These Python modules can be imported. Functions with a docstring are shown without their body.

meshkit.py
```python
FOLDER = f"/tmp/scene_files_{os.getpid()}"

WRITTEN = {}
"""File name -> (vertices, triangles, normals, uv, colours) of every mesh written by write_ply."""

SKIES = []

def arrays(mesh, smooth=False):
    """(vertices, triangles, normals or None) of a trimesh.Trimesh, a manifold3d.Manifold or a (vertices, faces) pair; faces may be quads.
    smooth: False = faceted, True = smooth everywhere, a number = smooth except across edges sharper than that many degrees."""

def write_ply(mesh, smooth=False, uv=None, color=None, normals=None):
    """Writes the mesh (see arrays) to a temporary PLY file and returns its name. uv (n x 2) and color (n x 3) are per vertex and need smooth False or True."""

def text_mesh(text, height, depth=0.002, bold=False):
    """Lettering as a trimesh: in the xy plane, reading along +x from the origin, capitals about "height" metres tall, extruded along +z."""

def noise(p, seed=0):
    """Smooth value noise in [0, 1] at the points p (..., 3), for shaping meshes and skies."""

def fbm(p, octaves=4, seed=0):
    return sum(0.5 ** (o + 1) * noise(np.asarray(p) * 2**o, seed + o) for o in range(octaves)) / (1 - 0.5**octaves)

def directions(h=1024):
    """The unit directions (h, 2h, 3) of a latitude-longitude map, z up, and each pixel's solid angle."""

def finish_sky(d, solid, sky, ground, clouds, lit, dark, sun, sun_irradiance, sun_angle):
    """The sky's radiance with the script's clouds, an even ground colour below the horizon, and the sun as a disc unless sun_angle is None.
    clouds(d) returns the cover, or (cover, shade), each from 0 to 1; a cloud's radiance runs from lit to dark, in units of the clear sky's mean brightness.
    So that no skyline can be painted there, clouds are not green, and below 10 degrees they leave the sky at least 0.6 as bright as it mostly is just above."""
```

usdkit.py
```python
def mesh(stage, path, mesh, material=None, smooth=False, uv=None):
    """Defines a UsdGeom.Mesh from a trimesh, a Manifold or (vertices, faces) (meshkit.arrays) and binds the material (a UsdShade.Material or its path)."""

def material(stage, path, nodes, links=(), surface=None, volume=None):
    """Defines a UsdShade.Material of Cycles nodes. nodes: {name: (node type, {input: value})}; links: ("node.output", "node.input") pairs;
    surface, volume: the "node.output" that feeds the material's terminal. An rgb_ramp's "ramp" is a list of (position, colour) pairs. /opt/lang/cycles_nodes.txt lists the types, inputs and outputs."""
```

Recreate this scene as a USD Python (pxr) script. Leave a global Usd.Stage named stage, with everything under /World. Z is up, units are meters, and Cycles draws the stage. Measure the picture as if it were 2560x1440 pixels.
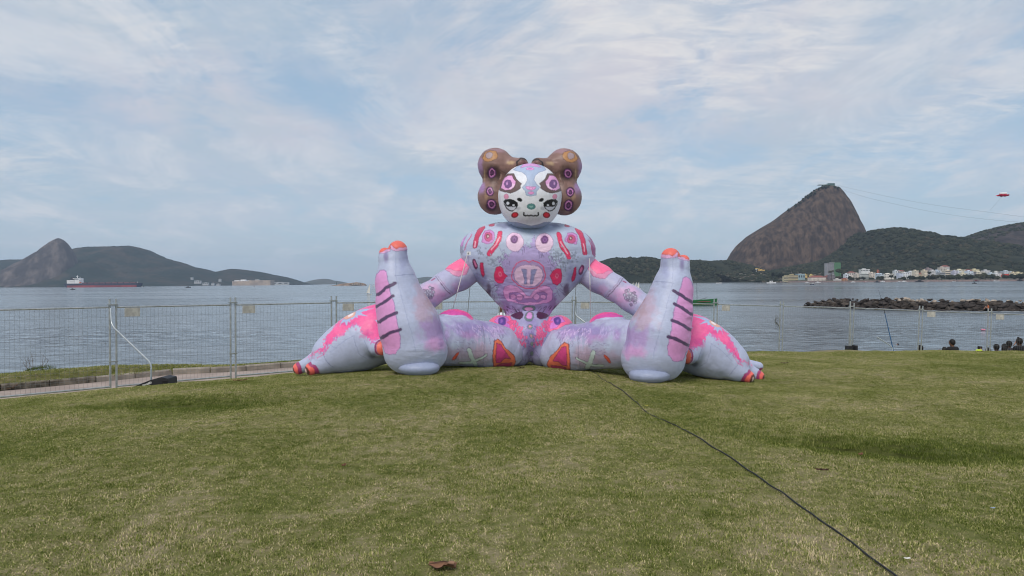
import math, random
import numpy as np, trimesh, shapely, usdkit, meshkit
from shapely.geometry import Polygon, LineString, Point
from shapely import affinity
from scipy.interpolate import RBFInterpolator, PchipInterpolator
from pxr import Usd, UsdGeom, UsdLux, UsdShade, Gf, Sdf, Vt

stage = Usd.Stage.CreateInMemory()
UsdGeom.SetStageUpAxis(stage, 'Z')
UsdGeom.SetStageMetersPerUnit(stage, 1.0)
UsdGeom.Xform.Define(stage, '/World')
UsdGeom.Scope.Define(stage, '/World/Looks')

# ------------------------------------------------------------------ camera, sky, sun, exposure
EYE = np.array([0.0, 0.0, 1.6])
PITCH, ROLL, FPX = math.radians(-0.45), math.radians(0.47), 1800.0
FWD = np.array([0, math.cos(PITCH), math.sin(PITCH)])
UP0 = np.array([0, -math.sin(PITCH), math.cos(PITCH)])
RIGHT = np.array([1.0, 0, 0]) * math.cos(ROLL) - UP0 * math.sin(ROLL)
UP = UP0 * math.cos(ROLL) + np.array([1.0, 0, 0]) * math.sin(ROLL)
cam = UsdGeom.Camera.Define(stage, '/World/camera')
cam.CreateHorizontalApertureAttr(36.0)
cam.CreateFocalLengthAttr(36.0 * FPX / 2560)
cam.CreateClippingRangeAttr(Gf.Vec2f(0.05, 60000))
STOPS = 0.5
cam.CreateExposureAttr(STOPS)
M4 = Gf.Matrix4d(*[float(x) for x in (*RIGHT, 0, *UP, 0, *(-FWD), 0, *EYE, 1)])
cam.AddTransformOp().Set(M4)

SUN_EL, SUN_AZ = math.radians(46), math.radians(200)      # azimuth clockwise from +y (behind the camera, a little left)
SKY_STRENGTH, SUN_I = 0.1, 0.40
sun = UsdLux.DistantLight.Define(stage, '/World/sun')
sun.CreateIntensityAttr(SUN_I); sun.CreateAngleAttr(18.0); sun.CreateNormalizeAttr(True)
sun.CreateColorAttr(Gf.Vec3f(1.0, 0.93, 0.86))
sun.AddRotateZOp().Set(-math.degrees(SUN_AZ) + 180)       # the light shines along its own -z
sun.AddRotateXOp().Set(90 - math.degrees(SUN_EL))
dome = UsdLux.DomeLight.Define(stage, '/World/sky')
dome.GetPrim().SetCustomDataByKey('kind', 'structure')


def lin(r, g, b):
    c = np.array([r, g, b], float) / 255
    return np.where(c < 0.04045, c / 12.92, ((c + 0.055) / 1.055) ** 2.4)


S = 1.0 / SKY_STRENGTH
CL = lambda r, g, b: tuple(lin(r, g, b) * S * EXPO)
EXPO = 2.0 ** -STOPS
mr = lambda a, b, c=0.0, d=1.0, t='smoothstep': ('map_range', {'range_type': t, 'from_min': a, 'from_max': b, 'to_min': c, 'to_max': d})
mp = lambda sx, sy, rot, x=0.0, y=0.0: ('mapping', {'mapping_type': 'point', 'scale': (sx, sy, 1), 'rotation': (0, 0, rot), 'location': (x, y, 0)})
ns = lambda sc, det, ro, dist: ('noise_texture', {'scale': sc, 'detail': det, 'roughness': ro, 'distortion': dist})
mul, add = ('math', {'math_type': 'multiply', 'use_clamp': True}), ('math', {'math_type': 'add'})
sky_nodes = {
    'tc': ('texture_coordinate', {}), 'sp': ('separate_xyz', {}),
    'zz': ('math', {'math_type': 'maximum', 'value2': 0.0}), 'za': ('math', {'math_type': 'add', 'value2': 0.16}),
    'dx': ('math', {'math_type': 'divide'}), 'dy': ('math', {'math_type': 'divide'}), 'uv': ('combine_xyz', {'z': 0.0}),
    'sky': ('sky_texture', {'sky_type': 'single_scattering', 'sun_disc': False, 'sun_elevation': SUN_EL, 'sun_rotation': SUN_AZ, 'air_density': 1.0, 'aerosol_density': 1.6, 'ozone_density': 1.0}),
    'blue': ('mix_color', {'fac': 0.72, 'b': CL(164, 190, 213)}),
    # a high thin veil, thicker overhead than towards the horizon
    'm1': mp(.95, .62, .12, 47.0, 5.4), 'n1': ns(1.05, 8.0, .62, .45), 'r1': mr(.32, .60), 'e1': mr(.02, .26, .30, 1.0), 'v1': mul,
    # streaks drawn out along one wind
    'm2': mp(1.6, .95, .22, 51.199999999999996, 5.9), 'n2': ns(1.5, 9.0, .68, .5), 'r2': mr(.46, .72), 'e2': mr(.0, .10, .15, 1.0), 'v2': mul,
    # mackerel ripples, in patches
    'm3': mp(6.5, 13.0, .16), 'n3': ns(1.0, 4.0, .62, .7), 'r3': mr(.32, .72), 'm5': mp(1.1, .7, .2, 45.199999999999996, 8.9), 'n5': ns(1.0, 5.0, .6, .4), 'r5': mr(.42, .66, 0, .8), 'v3': mul,
    # blue gaps torn in the veil
    'm6': mp(1.2, .85, -.35, 48.3, 4.3), 'n6': ns(1.5, 9.0, .66, .4), 'r6': mr(.53, .66, 1.0, .25),
    'v4': mul, 'v5': mul, 'e3': mr(.03, .2, 0.0, 1.0), 'v6': mul,
    'm4': mp(1, 1, 0, 45.9,12.7), 'n4': ns(.9, 4.0, .55, .2), 'r4': mr(.38, .62),
    'tint': ('mix_color', {'a': CL(185, 199, 213), 'b': CL(205, 206, 217)}),
    'mixa': ('mix_color', {}), 'mixb': ('mix_color', {'b': CL(209, 215, 224)}), 'mixc': ('mix_color', {'b': CL(231, 229, 229)}),
    'bg': ('background_shader', {'strength': SKY_STRENGTH}),
}
sky_links = [('tc.generated', 'sp.vector'), ('sp.z', 'zz.value1'), ('zz.value', 'za.value1'), ('sp.x', 'dx.value1'), ('sp.y', 'dy.value1'), ('za.value', 'dx.value2'), ('za.value', 'dy.value2'),
             ('dx.value', 'uv.x'), ('dy.value', 'uv.y')]
for k in '123456':
    sky_links += [('uv.vector', f'm{k}.vector'), (f'm{k}.vector', f'n{k}.vector'), (f'n{k}.fac', f'r{k}.value')]
sky_links += [('zz.value', 'e1.value'), ('zz.value', 'e2.value'), ('r1.result', 'v1.value1'), ('e1.result', 'v1.value2'), ('r2.result', 'v2.value1'), ('e2.result', 'v2.value2'), ('r3.result', 'v3.value1'), ('r5.result', 'v3.value2'),
              ('v1.value', 'v4.value1'), ('r6.result', 'v4.value2'), ('v3.value', 'v5.value1'), ('r6.result', 'v5.value2'),
              ('r4.result', 'tint.fac'), ('sky.color', 'blue.a'), ('blue.result', 'mixa.a'), ('tint.result', 'mixa.b'), ('v4.value', 'mixa.fac'), ('mixa.result', 'mixb.a'), ('v2.value', 'mixb.fac'), ('mixb.result', 'mixc.a'), ('zz.value', 'e3.value'), ('v5.value', 'v6.value1'), ('e3.result', 'v6.value2'), ('v6.value', 'mixc.fac'), ('mixc.result', 'bg.color')]
sky_m = usdkit.material(stage, '/World/Looks/sky', sky_nodes, sky_links, surface='bg.background')
UsdShade.MaterialBindingAPI.Apply(dome.GetPrim()).Bind(sky_m)

# ------------------------------------------------------------------ helpers
USED = {}


def numbered(parent, name):
    k = (parent, name)
    USED[k] = USED.get(k, -1) + 1
    return f'{parent}/{name}' if USED[k] == 0 else f'{parent}/{name}_{USED[k]:03d}'


def tag(prim, label=None, cat=None, group=None, kind=None):
    for k, v in (('label', label), ('category', cat), ('group', group), ('kind', kind)):
        if v:
            prim.SetCustomDataByKey(k, v)
    return prim


def thing(name, label, cat, loc=(0, 0, 0), rotz=0.0, group=None, kind=None):
    x = UsdGeom.Xform.Define(stage, numbered('/World', name))
    x.AddTranslateOp().Set(Gf.Vec3d(*map(float, loc)))
    if rotz:
        x.AddRotateZOp().Set(float(rotz))
    return tag(x.GetPrim(), label, cat, group, kind)


def obj(name, mesh, m, parent=None, smooth=False, label=None, cat=None, group=None, kind=None, colors=None):
    p = numbered(str(parent.GetPath()) if parent is not None else '/World', name)
    g = usdkit.mesh(stage, p, mesh, m, smooth=smooth)
    if colors is not None:
        UsdGeom.PrimvarsAPI(g).CreatePrimvar('paint', Sdf.ValueTypeNames.Color3fArray, 'vertex').Set(Vt.Vec3fArray.FromNumpy(np.ascontiguousarray(colors, np.float32)))
    return tag(g.GetPrim(), label, cat, group, kind)


def copy_of(first, loc, rotz=0.0, label=None, cat=None, group=None, tilt=None, scale=None):
    x = UsdGeom.Xform.Define(stage, numbered('/World', first.GetName().rstrip('0123456789').rstrip('_')))
    x.AddTranslateOp().Set(Gf.Vec3d(*map(float, loc)))
    x.AddRotateZOp().Set(float(rotz))
    if tilt:
        x.AddRotateYOp().Set(float(tilt))
    if scale:
        x.AddScaleOp().Set(Gf.Vec3f(*[float(s) for s in scale]))
    p = x.GetPrim()
    p.GetReferences().AddInternalReference(first.GetPath())
    p.SetInstanceable(True)
    return tag(p, label, cat, group)


def prototype(name):
    """A class prim: never drawn itself; copies refer to it."""
    p = stage.CreateClassPrim('/World/Looks/' + name)
    p.SetTypeName('Xform')
    return p


def at(px, py, Y):
    """The point at depth Y seen at a place measured in the photograph (2560 x 1440)."""
    d = FWD * FPX + RIGHT * (px - 1280) - UP * (py - 720)
    return EYE + d * (Y / d[1])


def to_px(P):
    d = np.asarray(P, float) - EYE
    w = d @ FWD
    return np.stack([1280 + FPX * (d @ RIGHT) / w, 720 - FPX * (d @ UP) / w], -1)


def box(x0, x1, y0, y1, z0, z1):
    b = trimesh.creation.box([x1 - x0, y1 - y0, z1 - z0])
    b.apply_translation([(x0 + x1) / 2, (y0 + y1) / 2, (z0 + z1) / 2])
    return b


def join(ms):
    return trimesh.util.concatenate(ms)


def tube(pts, r, sides=8, cap=True):
    p = np.asarray(pts, float)
    r = np.broadcast_to(np.asarray(r, float), (len(p),))
    t = np.gradient(p, axis=0)
    t /= np.linalg.norm(t, axis=1, keepdims=True) + 1e-12
    ref = np.array([0, 0, 1.0]) if abs(t[:, 2]).mean() < 0.9 else np.array([1.0, 0, 0])
    a = np.cross(t, ref); a /= np.linalg.norm(a, axis=1, keepdims=True) + 1e-12
    b = np.cross(t, a)
    ang = np.arange(sides) * 2 * np.pi / sides
    v = (p[:, None] + r[:, None, None] * (np.cos(ang)[None, :, None] * a[:, None] + np.sin(ang)[None, :, None] * b[:, None])).reshape(-1, 3)
    i, j = np.meshgrid(np.arange(len(p) - 1), np.arange(sides), indexing='ij')
    q = np.stack([i * sides + j, i * sides + (j + 1) % sides, (i + 1) * sides + (j + 1) % sides, (i + 1) * sides + j], -1).reshape(-1, 4)
    f = np.vstack([q[:, [0, 1, 2]], q[:, [0, 2, 3]]])
    if cap:
        v = np.vstack([v, p[:1], p[-1:]])
        n = len(p) * sides
        k = np.arange(sides)
        f = np.vstack([f, np.stack([np.full(sides, n), (k + 1) % sides, k], 1), np.stack([np.full(sides, n + 1), n - sides + k, n - sides + (k + 1) % sides], 1)])
    return trimesh.Trimesh(v, f, process=False)


def smooth_path(pts, n):
    p = np.asarray(pts, float)
    s = np.r_[0, np.cumsum(np.linalg.norm(np.diff(p, axis=0), axis=1))]
    return PchipInterpolator(s, p)(np.linspace(0, s[-1], n))


def sheet(X, Y, Z):
    """A height field (grids of one shape) as a mesh."""
    n, m = X.shape
    v = np.stack([X, Y, Z], -1).reshape(-1, 3)
    i, j = np.meshgrid(np.arange(n - 1), np.arange(m - 1), indexing='ij')
    a = i * m + j
    q = np.stack([a, a + m, a + m + 1, a + 1], -1).reshape(-1, 4)
    return trimesh.Trimesh(v, np.vstack([q[:, [0, 1, 2]], q[:, [0, 2, 3]]]), process=False)


def up_facing(m):
    if m.face_normals[:, 2].mean() < 0:
        m.invert()
    return m


_rng = np.random.default_rng(5)
_LAT = _rng.random((64, 64, 64)).astype(np.float32)


def vnoise(p):
    """Smooth value noise in 0..1."""
    p = np.asarray(p, float)
    i = np.floor(p).astype(int)
    f = p - i
    f = f * f * (3 - 2 * f)
    i &= 63
    j = (i + 1) & 63
    out = 0
    for a in (0, 1):
        for b in (0, 1):
            for c in (0, 1):
                w = (f[..., 0] if a else 1 - f[..., 0]) * (f[..., 1] if b else 1 - f[..., 1]) * (f[..., 2] if c else 1 - f[..., 2])
                out = out + w * _LAT[(j if a else i)[..., 0], (j if b else i)[..., 1], (j if c else i)[..., 2]]
    return out


def fbm(p, octaves=4, gain=0.5):
    p = np.asarray(p, float)
    s, a, t = 0, 1.0, 0
    for k in range(octaves):
        s = s + a * vnoise(p * 2.0 ** k + 17.3 * k)
        t += a
        a *= gain
    return s / t


def sstep(a, b, x):
    t = np.clip((x - a) / (b - a), 0, 1)
    return t * t * (3 - 2 * t)


LOOK = {}


def mat(name, c1, c2=None, scale=6.0, rough=0.7, spec=0.4, metal=0.0, bump=0.0, bscale=40.0, stretch=(1, 1, 1), lo=0.35, hi=0.65, detail=5.0, space='object', extra=None):
    """A procedural surface: two colours mixed by noise in the object's own space (or in the world's), with fine relief."""
    if name in LOOK:
        return LOOK[name]
    c2 = c1 if c2 is None else c2
    n = {'g': ('geometry', {}) if space == 'world' else ('texture_coordinate', {}), 'm': ('mapping', {'mapping_type': 'point', 'scale': tuple(stretch)}),
         'n': ('noise_texture', {'scale': scale, 'detail': detail, 'roughness': 0.6}), 'r': ('map_range', {'range_type': 'smoothstep', 'from_min': lo, 'from_max': hi}),
         'c': ('mix_color', {'a': tuple(c1), 'b': tuple(c2)}), 'p': ('principled_bsdf', {'roughness': rough, 'specular_ior_level': spec, 'metallic': metal})}
    l = [('g.position' if space == 'world' else 'g.object', 'm.vector'), ('m.vector', 'n.vector'), ('n.fac', 'r.value'), ('r.result', 'c.fac'), ('c.result', 'p.base_color')]
    if bump:
        n['bn'] = ('noise_texture', {'scale': bscale, 'detail': 4.0, 'roughness': 0.6})
        n['b'] = ('bump', {'strength': 1.0, 'distance': bump})
        l += [('m.vector', 'bn.vector'), ('bn.fac', 'b.height'), ('b.normal', 'p.normal')]
    LOOK[name] = usdkit.material(stage, '/World/Looks/' + name, n, l, surface='p.BSDF')
    return LOOK[name]


steel = mat('galvanised_steel', (.36, .38, .38), (.5, .52, .52), scale=9, rough=.42, metal=.75)
black_rubber = mat('black_rubber', (.012, .012, .015), (.02, .02, .024), rough=.55)

# ------------------------------------------------------------------ the ground
SEA = -4.4
JX = [-96, 281, 581, 833, 1062, 1250, 1432, 1610, 1785, 1950, 2125, 2297, 2469, 2640]
JD = [14.65, 16.6, 18.5, 20.3, 21.8, 23.4, 24.7, 25.7, 26.4, 27.2, 27.5, 27.8, 28.0, 28.2]
JY = [777, 768, 762, 757, 755, 754, 755, 757, 761, 765.5, 770, 777, 783.5, 790]
JOINT = np.array([at(x, y, d) for x, y, d in zip(JX, JY, JD)])            # the top rail at each fence joint
RAIL = 1.93
fx, fy, fz = JOINT[:, 0], JOINT[:, 1], JOINT[:, 2] - RAIL
FX = np.r_[-60, -30, fx, 30, 60]; FY = np.r_[-20, 0.5, fy, 29, 31]; FZ = np.r_[-.88, -.88, fz, fz[-1] - .3, fz[-1] - .8]
fence_y, fence_z = PchipInterpolator(FX, FY), PchipInterpolator(FX, FZ)
ctrl = [(0, 0, 0), (0, 4, 0), (-4, 4, -.02), (4, 4, -.03), (-8, 3, -.12), (8, 3, -.15), (0, -8, 0), (-10, -8, 0), (10, -8, -.1), (0, 9, .02), (-4.5, 9, -.02), (4.5, 9, -.1), (8, 9, -.2),
        (.34, 13.8, .0), (-1.6, 12.4, .035), (2.35, 12.2, -.12), (-3.75, 13.2, -.09), (4.3, 13.2, -.26), (-2.8, 14.6, -.1), (-7, 13, -.28), (-9.5, 11, -.3), (-13, 9, -.4),
        (6.8, 18.6, -.40), (9.8, 18.4, -.39), (12.8, 18.2, -.385), (16, 18.2, -.40), (6, 14.5, -.25), (10, 13, -.25), (3.2, 18.5, -.22), (1.2, 18.5, -.3), (-1, 17, -.22), (-3.8, 17.5, -.45)]
ctrl += [(x, y - .1, z - .11 * float(sstep(-3, -6, x))) for x, y, z in zip(FX[1:-1], FY[1:-1], FZ[1:-1])]
ctrl += [(x, y - 2.0, z + .36) for x, y, z in zip(fx[9:], fy[9:], fz[9:])]
ctrl = np.array(ctrl, float)
_rbf = RBFInterpolator(ctrl[:, :2], ctrl[:, 2], kernel='thin_plate_spline', smoothing=0.002)
DIPS = [((-4.55, 9.75), (1.15, .3), .10, -.12), ((3.35, 7.05), (.85, .22), .10, -.5), ((5.6, 6.4), (1.6, .3), .05, -.45)]
KX = np.array([-60, -30, -12.2, -10.5, -9.4, -8.0, -6.5, -4, 0, 6]); KY = np.array([-17.5, 2.6, 17.2, 18.9, 20.1, 20.6, 21.7, 23.4, 26.4, 29])
kerb_y = PchipInterpolator(KX, KY)


def ground(x, y):
    x, y = np.asarray(x, float), np.asarray(y, float)
    shp = x.shape
    q = np.stack([x.ravel(), y.ravel()], -1)
    z = _rbf(np.clip(q, [-30, -8], [30, 34])).reshape(shp)
    und = (fbm(np.stack([x * .55, y * .55, 0 * x], -1), 3) - .5) * .13 + (fbm(np.stack([x * 3.1, y * 3.1, 0 * x + 3], -1), 2) - .5) * .045
    z = z + und
    for (cx, cy), (a, b), dep, th in DIPS:
        u = (x - cx) * math.cos(th) + (y - cy) * math.sin(th); v = -(x - cx) * math.sin(th) + (y - cy) * math.cos(th)
        z = z - dep * np.exp(-(u / a) ** 2 - (v / b) ** 2) + .45 * dep * np.exp(-(u / a) ** 2 - ((v - 2.2 * b) / b) ** 2)
    s = y - fence_y(np.clip(x, -60, 60))
    zb = fence_z(np.clip(x, -60, 60))
    k = kerb_y(np.clip(x, -60, 6)) - fence_y(np.clip(x, -60, 6))
    bank = sstep(-8.6, -11.5, x)
    zv, wv = -.79 + .20 * bank * sstep(k + .16, k + .8, s), .9 + .5 * bank
    left = np.where(s < k + .16, -.93, np.where(s < k + wv, zv, zv - 4.6 * sstep(k + wv, k + wv + 4.2, s)))
    right = zb - np.interp(s, [0, 1.2, 4, 22, 60], [0, .35, .75, SEA + .2 - fz[-3] + 2.2 - 2.2 + .0 - .0 if False else 2.9, 5.0])
    far = np.where(x < -1.0, left, np.where(x > 1.5, right, left + (right - left) * sstep(-1.0, 1.5, x)))
    return np.where(s < .05, z, np.where(s > .35, far, z + (far - z) * np.clip((s - .05) / .3, 0, 1)))


def on_ground(px, py):
    """Where the line of sight through a photograph point meets the lawn."""
    d = FWD * FPX + RIGHT * (px - 1280) - UP * (py - 720)
    t = np.linspace(3, 30, 900)[:, None]
    P = EYE + d / d[1] * t
    below = P[:, 2] < ground(P[:, 0], P[:, 1])
    i = int(np.argmax(below)) if below.any() else len(t) - 1
    return np.array([P[i, 0], P[i, 1], float(ground(P[i, 0], P[i, 1]))])


gx = np.unique(np.r_[np.linspace(-60, -16, 40), np.arange(-16, 17, .14), np.linspace(17, 70, 45)])
gy = np.unique(np.r_[np.linspace(-40, 3, 30), np.arange(3, 30, .14), np.linspace(30, 75, 40)])
GX, GY = np.meshgrid(gx, gy, indexing='ij')
lawn_mesh = up_facing(sheet(GX, GY, ground(GX, GY)))


# one colour rule for the soil under the grass and for the blades: patches of green, straw and lush growth, placed in the world
def turf_nodes(darker):
    n = {'g': ('geometry', {}), 'sp': ('separate_xyz', {}), 'fl': ('mapping', {'mapping_type': 'point', 'scale': (1, 1, 0)}),
         'n1': ('noise_texture', {'scale': .75, 'detail': 5.0, 'roughness': .62, 'distortion': .6}), 'n2': ('noise_texture', {'scale': 7.0, 'detail': 6.0, 'roughness': .72}),
         'n3': ('noise_texture', {'scale': .22, 'detail': 3.0, 'roughness': .5}),
         's1': ('math', {'math_type': 'multiply_add', 'value2': .56, 'value3': -.11}), 's2': ('math', {'math_type': 'multiply', 'value2': .66}), 's3': ('math', {'math_type': 'add'}),
         'r': ('rgb_ramp', {'ramp': [(p, tuple(darker * c for c in col)) for p, col in ((0.0, (.075, .105, .020)), (.26, (.18, .205, .055)), (.40, (.285, .312, .090)), (.50, (.42, .40, .165)), (.62, (.63, .53, .33)), (1.0, (.74, .62, .43)))]})}
    l = [('g.position', 'fl.vector'), ('fl.vector', 'n1.vector'), ('fl.vector', 'n2.vector'), ('fl.vector', 'n3.vector'), ('n1.fac', 's1.value1'), ('n2.fac', 's2.value1'), ('s1.value', 's3.value1'), ('s2.value', 's3.value2')]
    last = 's3.value'
    n['o3'] = ('map_range', {'range_type': 'linear', 'from_min': .3, 'from_max': .7, 'to_min': -.05, 'to_max': .05}); n['a3'] = ('math', {'math_type': 'add'})
    l += [('n3.fac', 'o3.value'), (last, 'a3.value1'), ('o3.result', 'a3.value2')]
    last = 'a3.value'
    for i, ((cx, cy), (a, b), dep, th) in enumerate(DIPS):      # lush grass grows where the lawn dips
        n[f'm{i}'] = ('mapping', {'mapping_type': 'texture', 'location': (cx, cy, 0), 'rotation': (0, 0, th), 'scale': (a * 1.4, b * 1.8, 1)})
        n[f'd{i}'] = ('vector_math', {'math_type': 'length'})
        n[f'q{i}'] = ('map_range', {'range_type': 'smoothstep', 'from_min': .3, 'from_max': 1.3, 'to_min': -.22, 'to_max': 0.0})
        n[f'x{i}'] = ('math', {'math_type': 'add'})
        l += [('fl.vector', f'm{i}.vector'), (f'm{i}.vector', f'd{i}.vector1'), (f'd{i}.value', f'q{i}.value'), (last, f'x{i}.value1'), (f'q{i}.result', f'x{i}.value2')]
        last = f'x{i}.value'
    return n, l, last


n, l, last = turf_nodes(.50)
n['p'] = ('principled_bsdf', {'roughness': .95, 'specular_ior_level': .1})
n['bn'] = ('noise_texture', {'scale': 60.0, 'detail': 4.0}); n['b'] = ('bump', {'distance': .03, 'strength': 1.0})
l += [(last, 'r.fac'), ('r.color', 'p.base_color'), ('g.position', 'bn.vector'), ('bn.fac', 'b.height'), ('b.normal', 'p.normal')]
lawn_m = usdkit.material(stage, '/World/Looks/lawn', n, l, surface='p.BSDF')
n, l, last = turf_nodes(1.07)
n['at'] = ('attribute', {'attribute': 'shade'}); n['w'] = ('map_range', {'range_type': 'linear', 'to_min': -.50, 'to_max': .14}); n['wa'] = ('math', {'math_type': 'add'})
n['d'] = ('diffuse_bsdf', {}); n['t'] = ('translucent_bsdf', {}); n['mx'] = ('mix_closure', {'fac': .3})
l += [('at.fac', 'w.value'), (last, 'wa.value1'), ('w.result', 'wa.value2'), ('wa.value', 'r.fac'), ('r.color', 'd.color'), ('r.color', 't.color'), ('d.BSDF', 'mx.closure1'), ('t.BSDF', 'mx.closure2')]

blade_m = usdkit.material(stage, '/World/Looks/grass_blade', n, l, surface='mx.closure')
obj('ground', lawn_mesh, lawn_m, smooth=True, kind='structure')


def tuft(seed, half, count, lmin, lmax, wid):
    r = np.random.default_rng(seed)
    q_, w_ = half * 1.15 * np.sqrt(r.uniform(0, 1, count)), r.uniform(0, 2 * np.pi, count)
    x, y = q_ * np.cos(w_), q_ * np.sin(w_)
    a, L, w = r.uniform(0, 2 * np.pi, count), r.uniform(lmin, lmax, count), r.uniform(.7, 1.3, count) * wid
    lean = r.uniform(.6, 1.65, count)
    dx, dy = np.cos(a), np.sin(a)
    base = np.stack([x, y, -.006 + 0 * x], -1)
    side = np.stack([-dy, dx, 0 * x], -1) * w[:, None] / 2
    mid = base + np.stack([dx * np.sin(lean * .6), dy * np.sin(lean * .6), np.cos(lean * .6)], -1) * (L * .55)[:, None]
    tip = mid + np.stack([dx * np.sin(lean), dy * np.sin(lean), np.cos(lean)], -1) * (L * .45)[:, None]
    v = np.stack([base - side, base + side, mid + side * .8, mid - side * .8, tip], 1).reshape(-1, 3)
    k = np.arange(count)[:, None] * 5
    f = np.concatenate([k + [0, 1, 2], k + [0, 2, 3], k + [3, 2, 4]])
    return v, f, np.repeat(r.uniform(0, 1, count), 5)


def instancer(name, protos, pos, idx, rotz, scale, material, **tags):
    path = numbered('/World', name)
    pi = UsdGeom.PointInstancer.Define(stage, path)
    rel = pi.CreatePrototypesRel()
    for k, pm in enumerate(protos):
        g = usdkit.mesh(stage, f'{path}/piece_{k:03d}', pm[:2] if isinstance(pm, tuple) else pm, material)
        if isinstance(pm, tuple):
            UsdGeom.PrimvarsAPI(g).CreatePrimvar('shade', Sdf.ValueTypeNames.Color3fArray, 'vertex').Set(Vt.Vec3fArray.FromNumpy(np.repeat(pm[2][:, None], 3, 1).astype(np.float32)))
        rel.AddTarget(g.GetPath())
    pi.CreatePositionsAttr(Vt.Vec3fArray.FromNumpy(np.asarray(pos, np.float32)))
    pi.CreateProtoIndicesAttr(Vt.IntArray.FromNumpy(np.asarray(idx, np.int32)))
    h = np.asarray(rotz) / 2
    pi.CreateOrientationsAttr(Vt.QuathArray([Gf.Quath(float(math.cos(a)), 0.0, 0.0, float(math.sin(a))) for a in h]))
    s = np.asarray(scale, np.float32)
    pi.CreateScalesAttr(Vt.Vec3fArray.FromNumpy(np.ascontiguousarray(s if s.ndim == 2 else np.repeat(s[:, None], 3, 1))))
    return tag(pi.GetPrim(), **tags)


rg = np.random.default_rng(11)
T = .125
tx, ty = np.meshgrid(np.arange(-17, 19, T), np.arange(3.1, 22, T), indexing='ij')
tx, ty = tx.ravel() + rg.uniform(-.06, .06, tx.size), ty.ravel() + rg.uniform(-.06, .06, tx.size)
keep = (np.abs(tx) < ty * .74 + 1.2) & (ty < fence_y(tx) - .12)
tx, ty = tx[keep], ty[keep]
tz = ground(tx, ty)
tall = 1 + .55 * sstep(.45, .75, fbm(np.stack([tx * .9, ty * .9, 0 * tx + 7], -1), 3))
for (cx, cy), (a, b), dep, th in DIPS:
    u = (tx - cx) * math.cos(th) + (ty - cy) * math.sin(th); v = -(tx - cx) * math.sin(th) + (ty - cy) * math.cos(th)
    tall = tall + .9 * np.exp(-(u / a) ** 2 - (v / b / 1.6) ** 2)
sc = np.stack([rg.uniform(.9, 1.2, len(tx))] * 2 + [rg.uniform(.8, 1.2, len(tx)) * tall], -1)
instancer('grass', [tuft(k, .11, 250, .009, .024, .0052) for k in range(1, 8)],
          np.stack([tx, ty, tz], -1), rg.integers(0, 7, len(tx)), rg.uniform(0, 6.283, len(tx)), sc, blade_m,
          label='short mown grass with straw patches covering the mound', cat='grass', kind='stuff')

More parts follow.
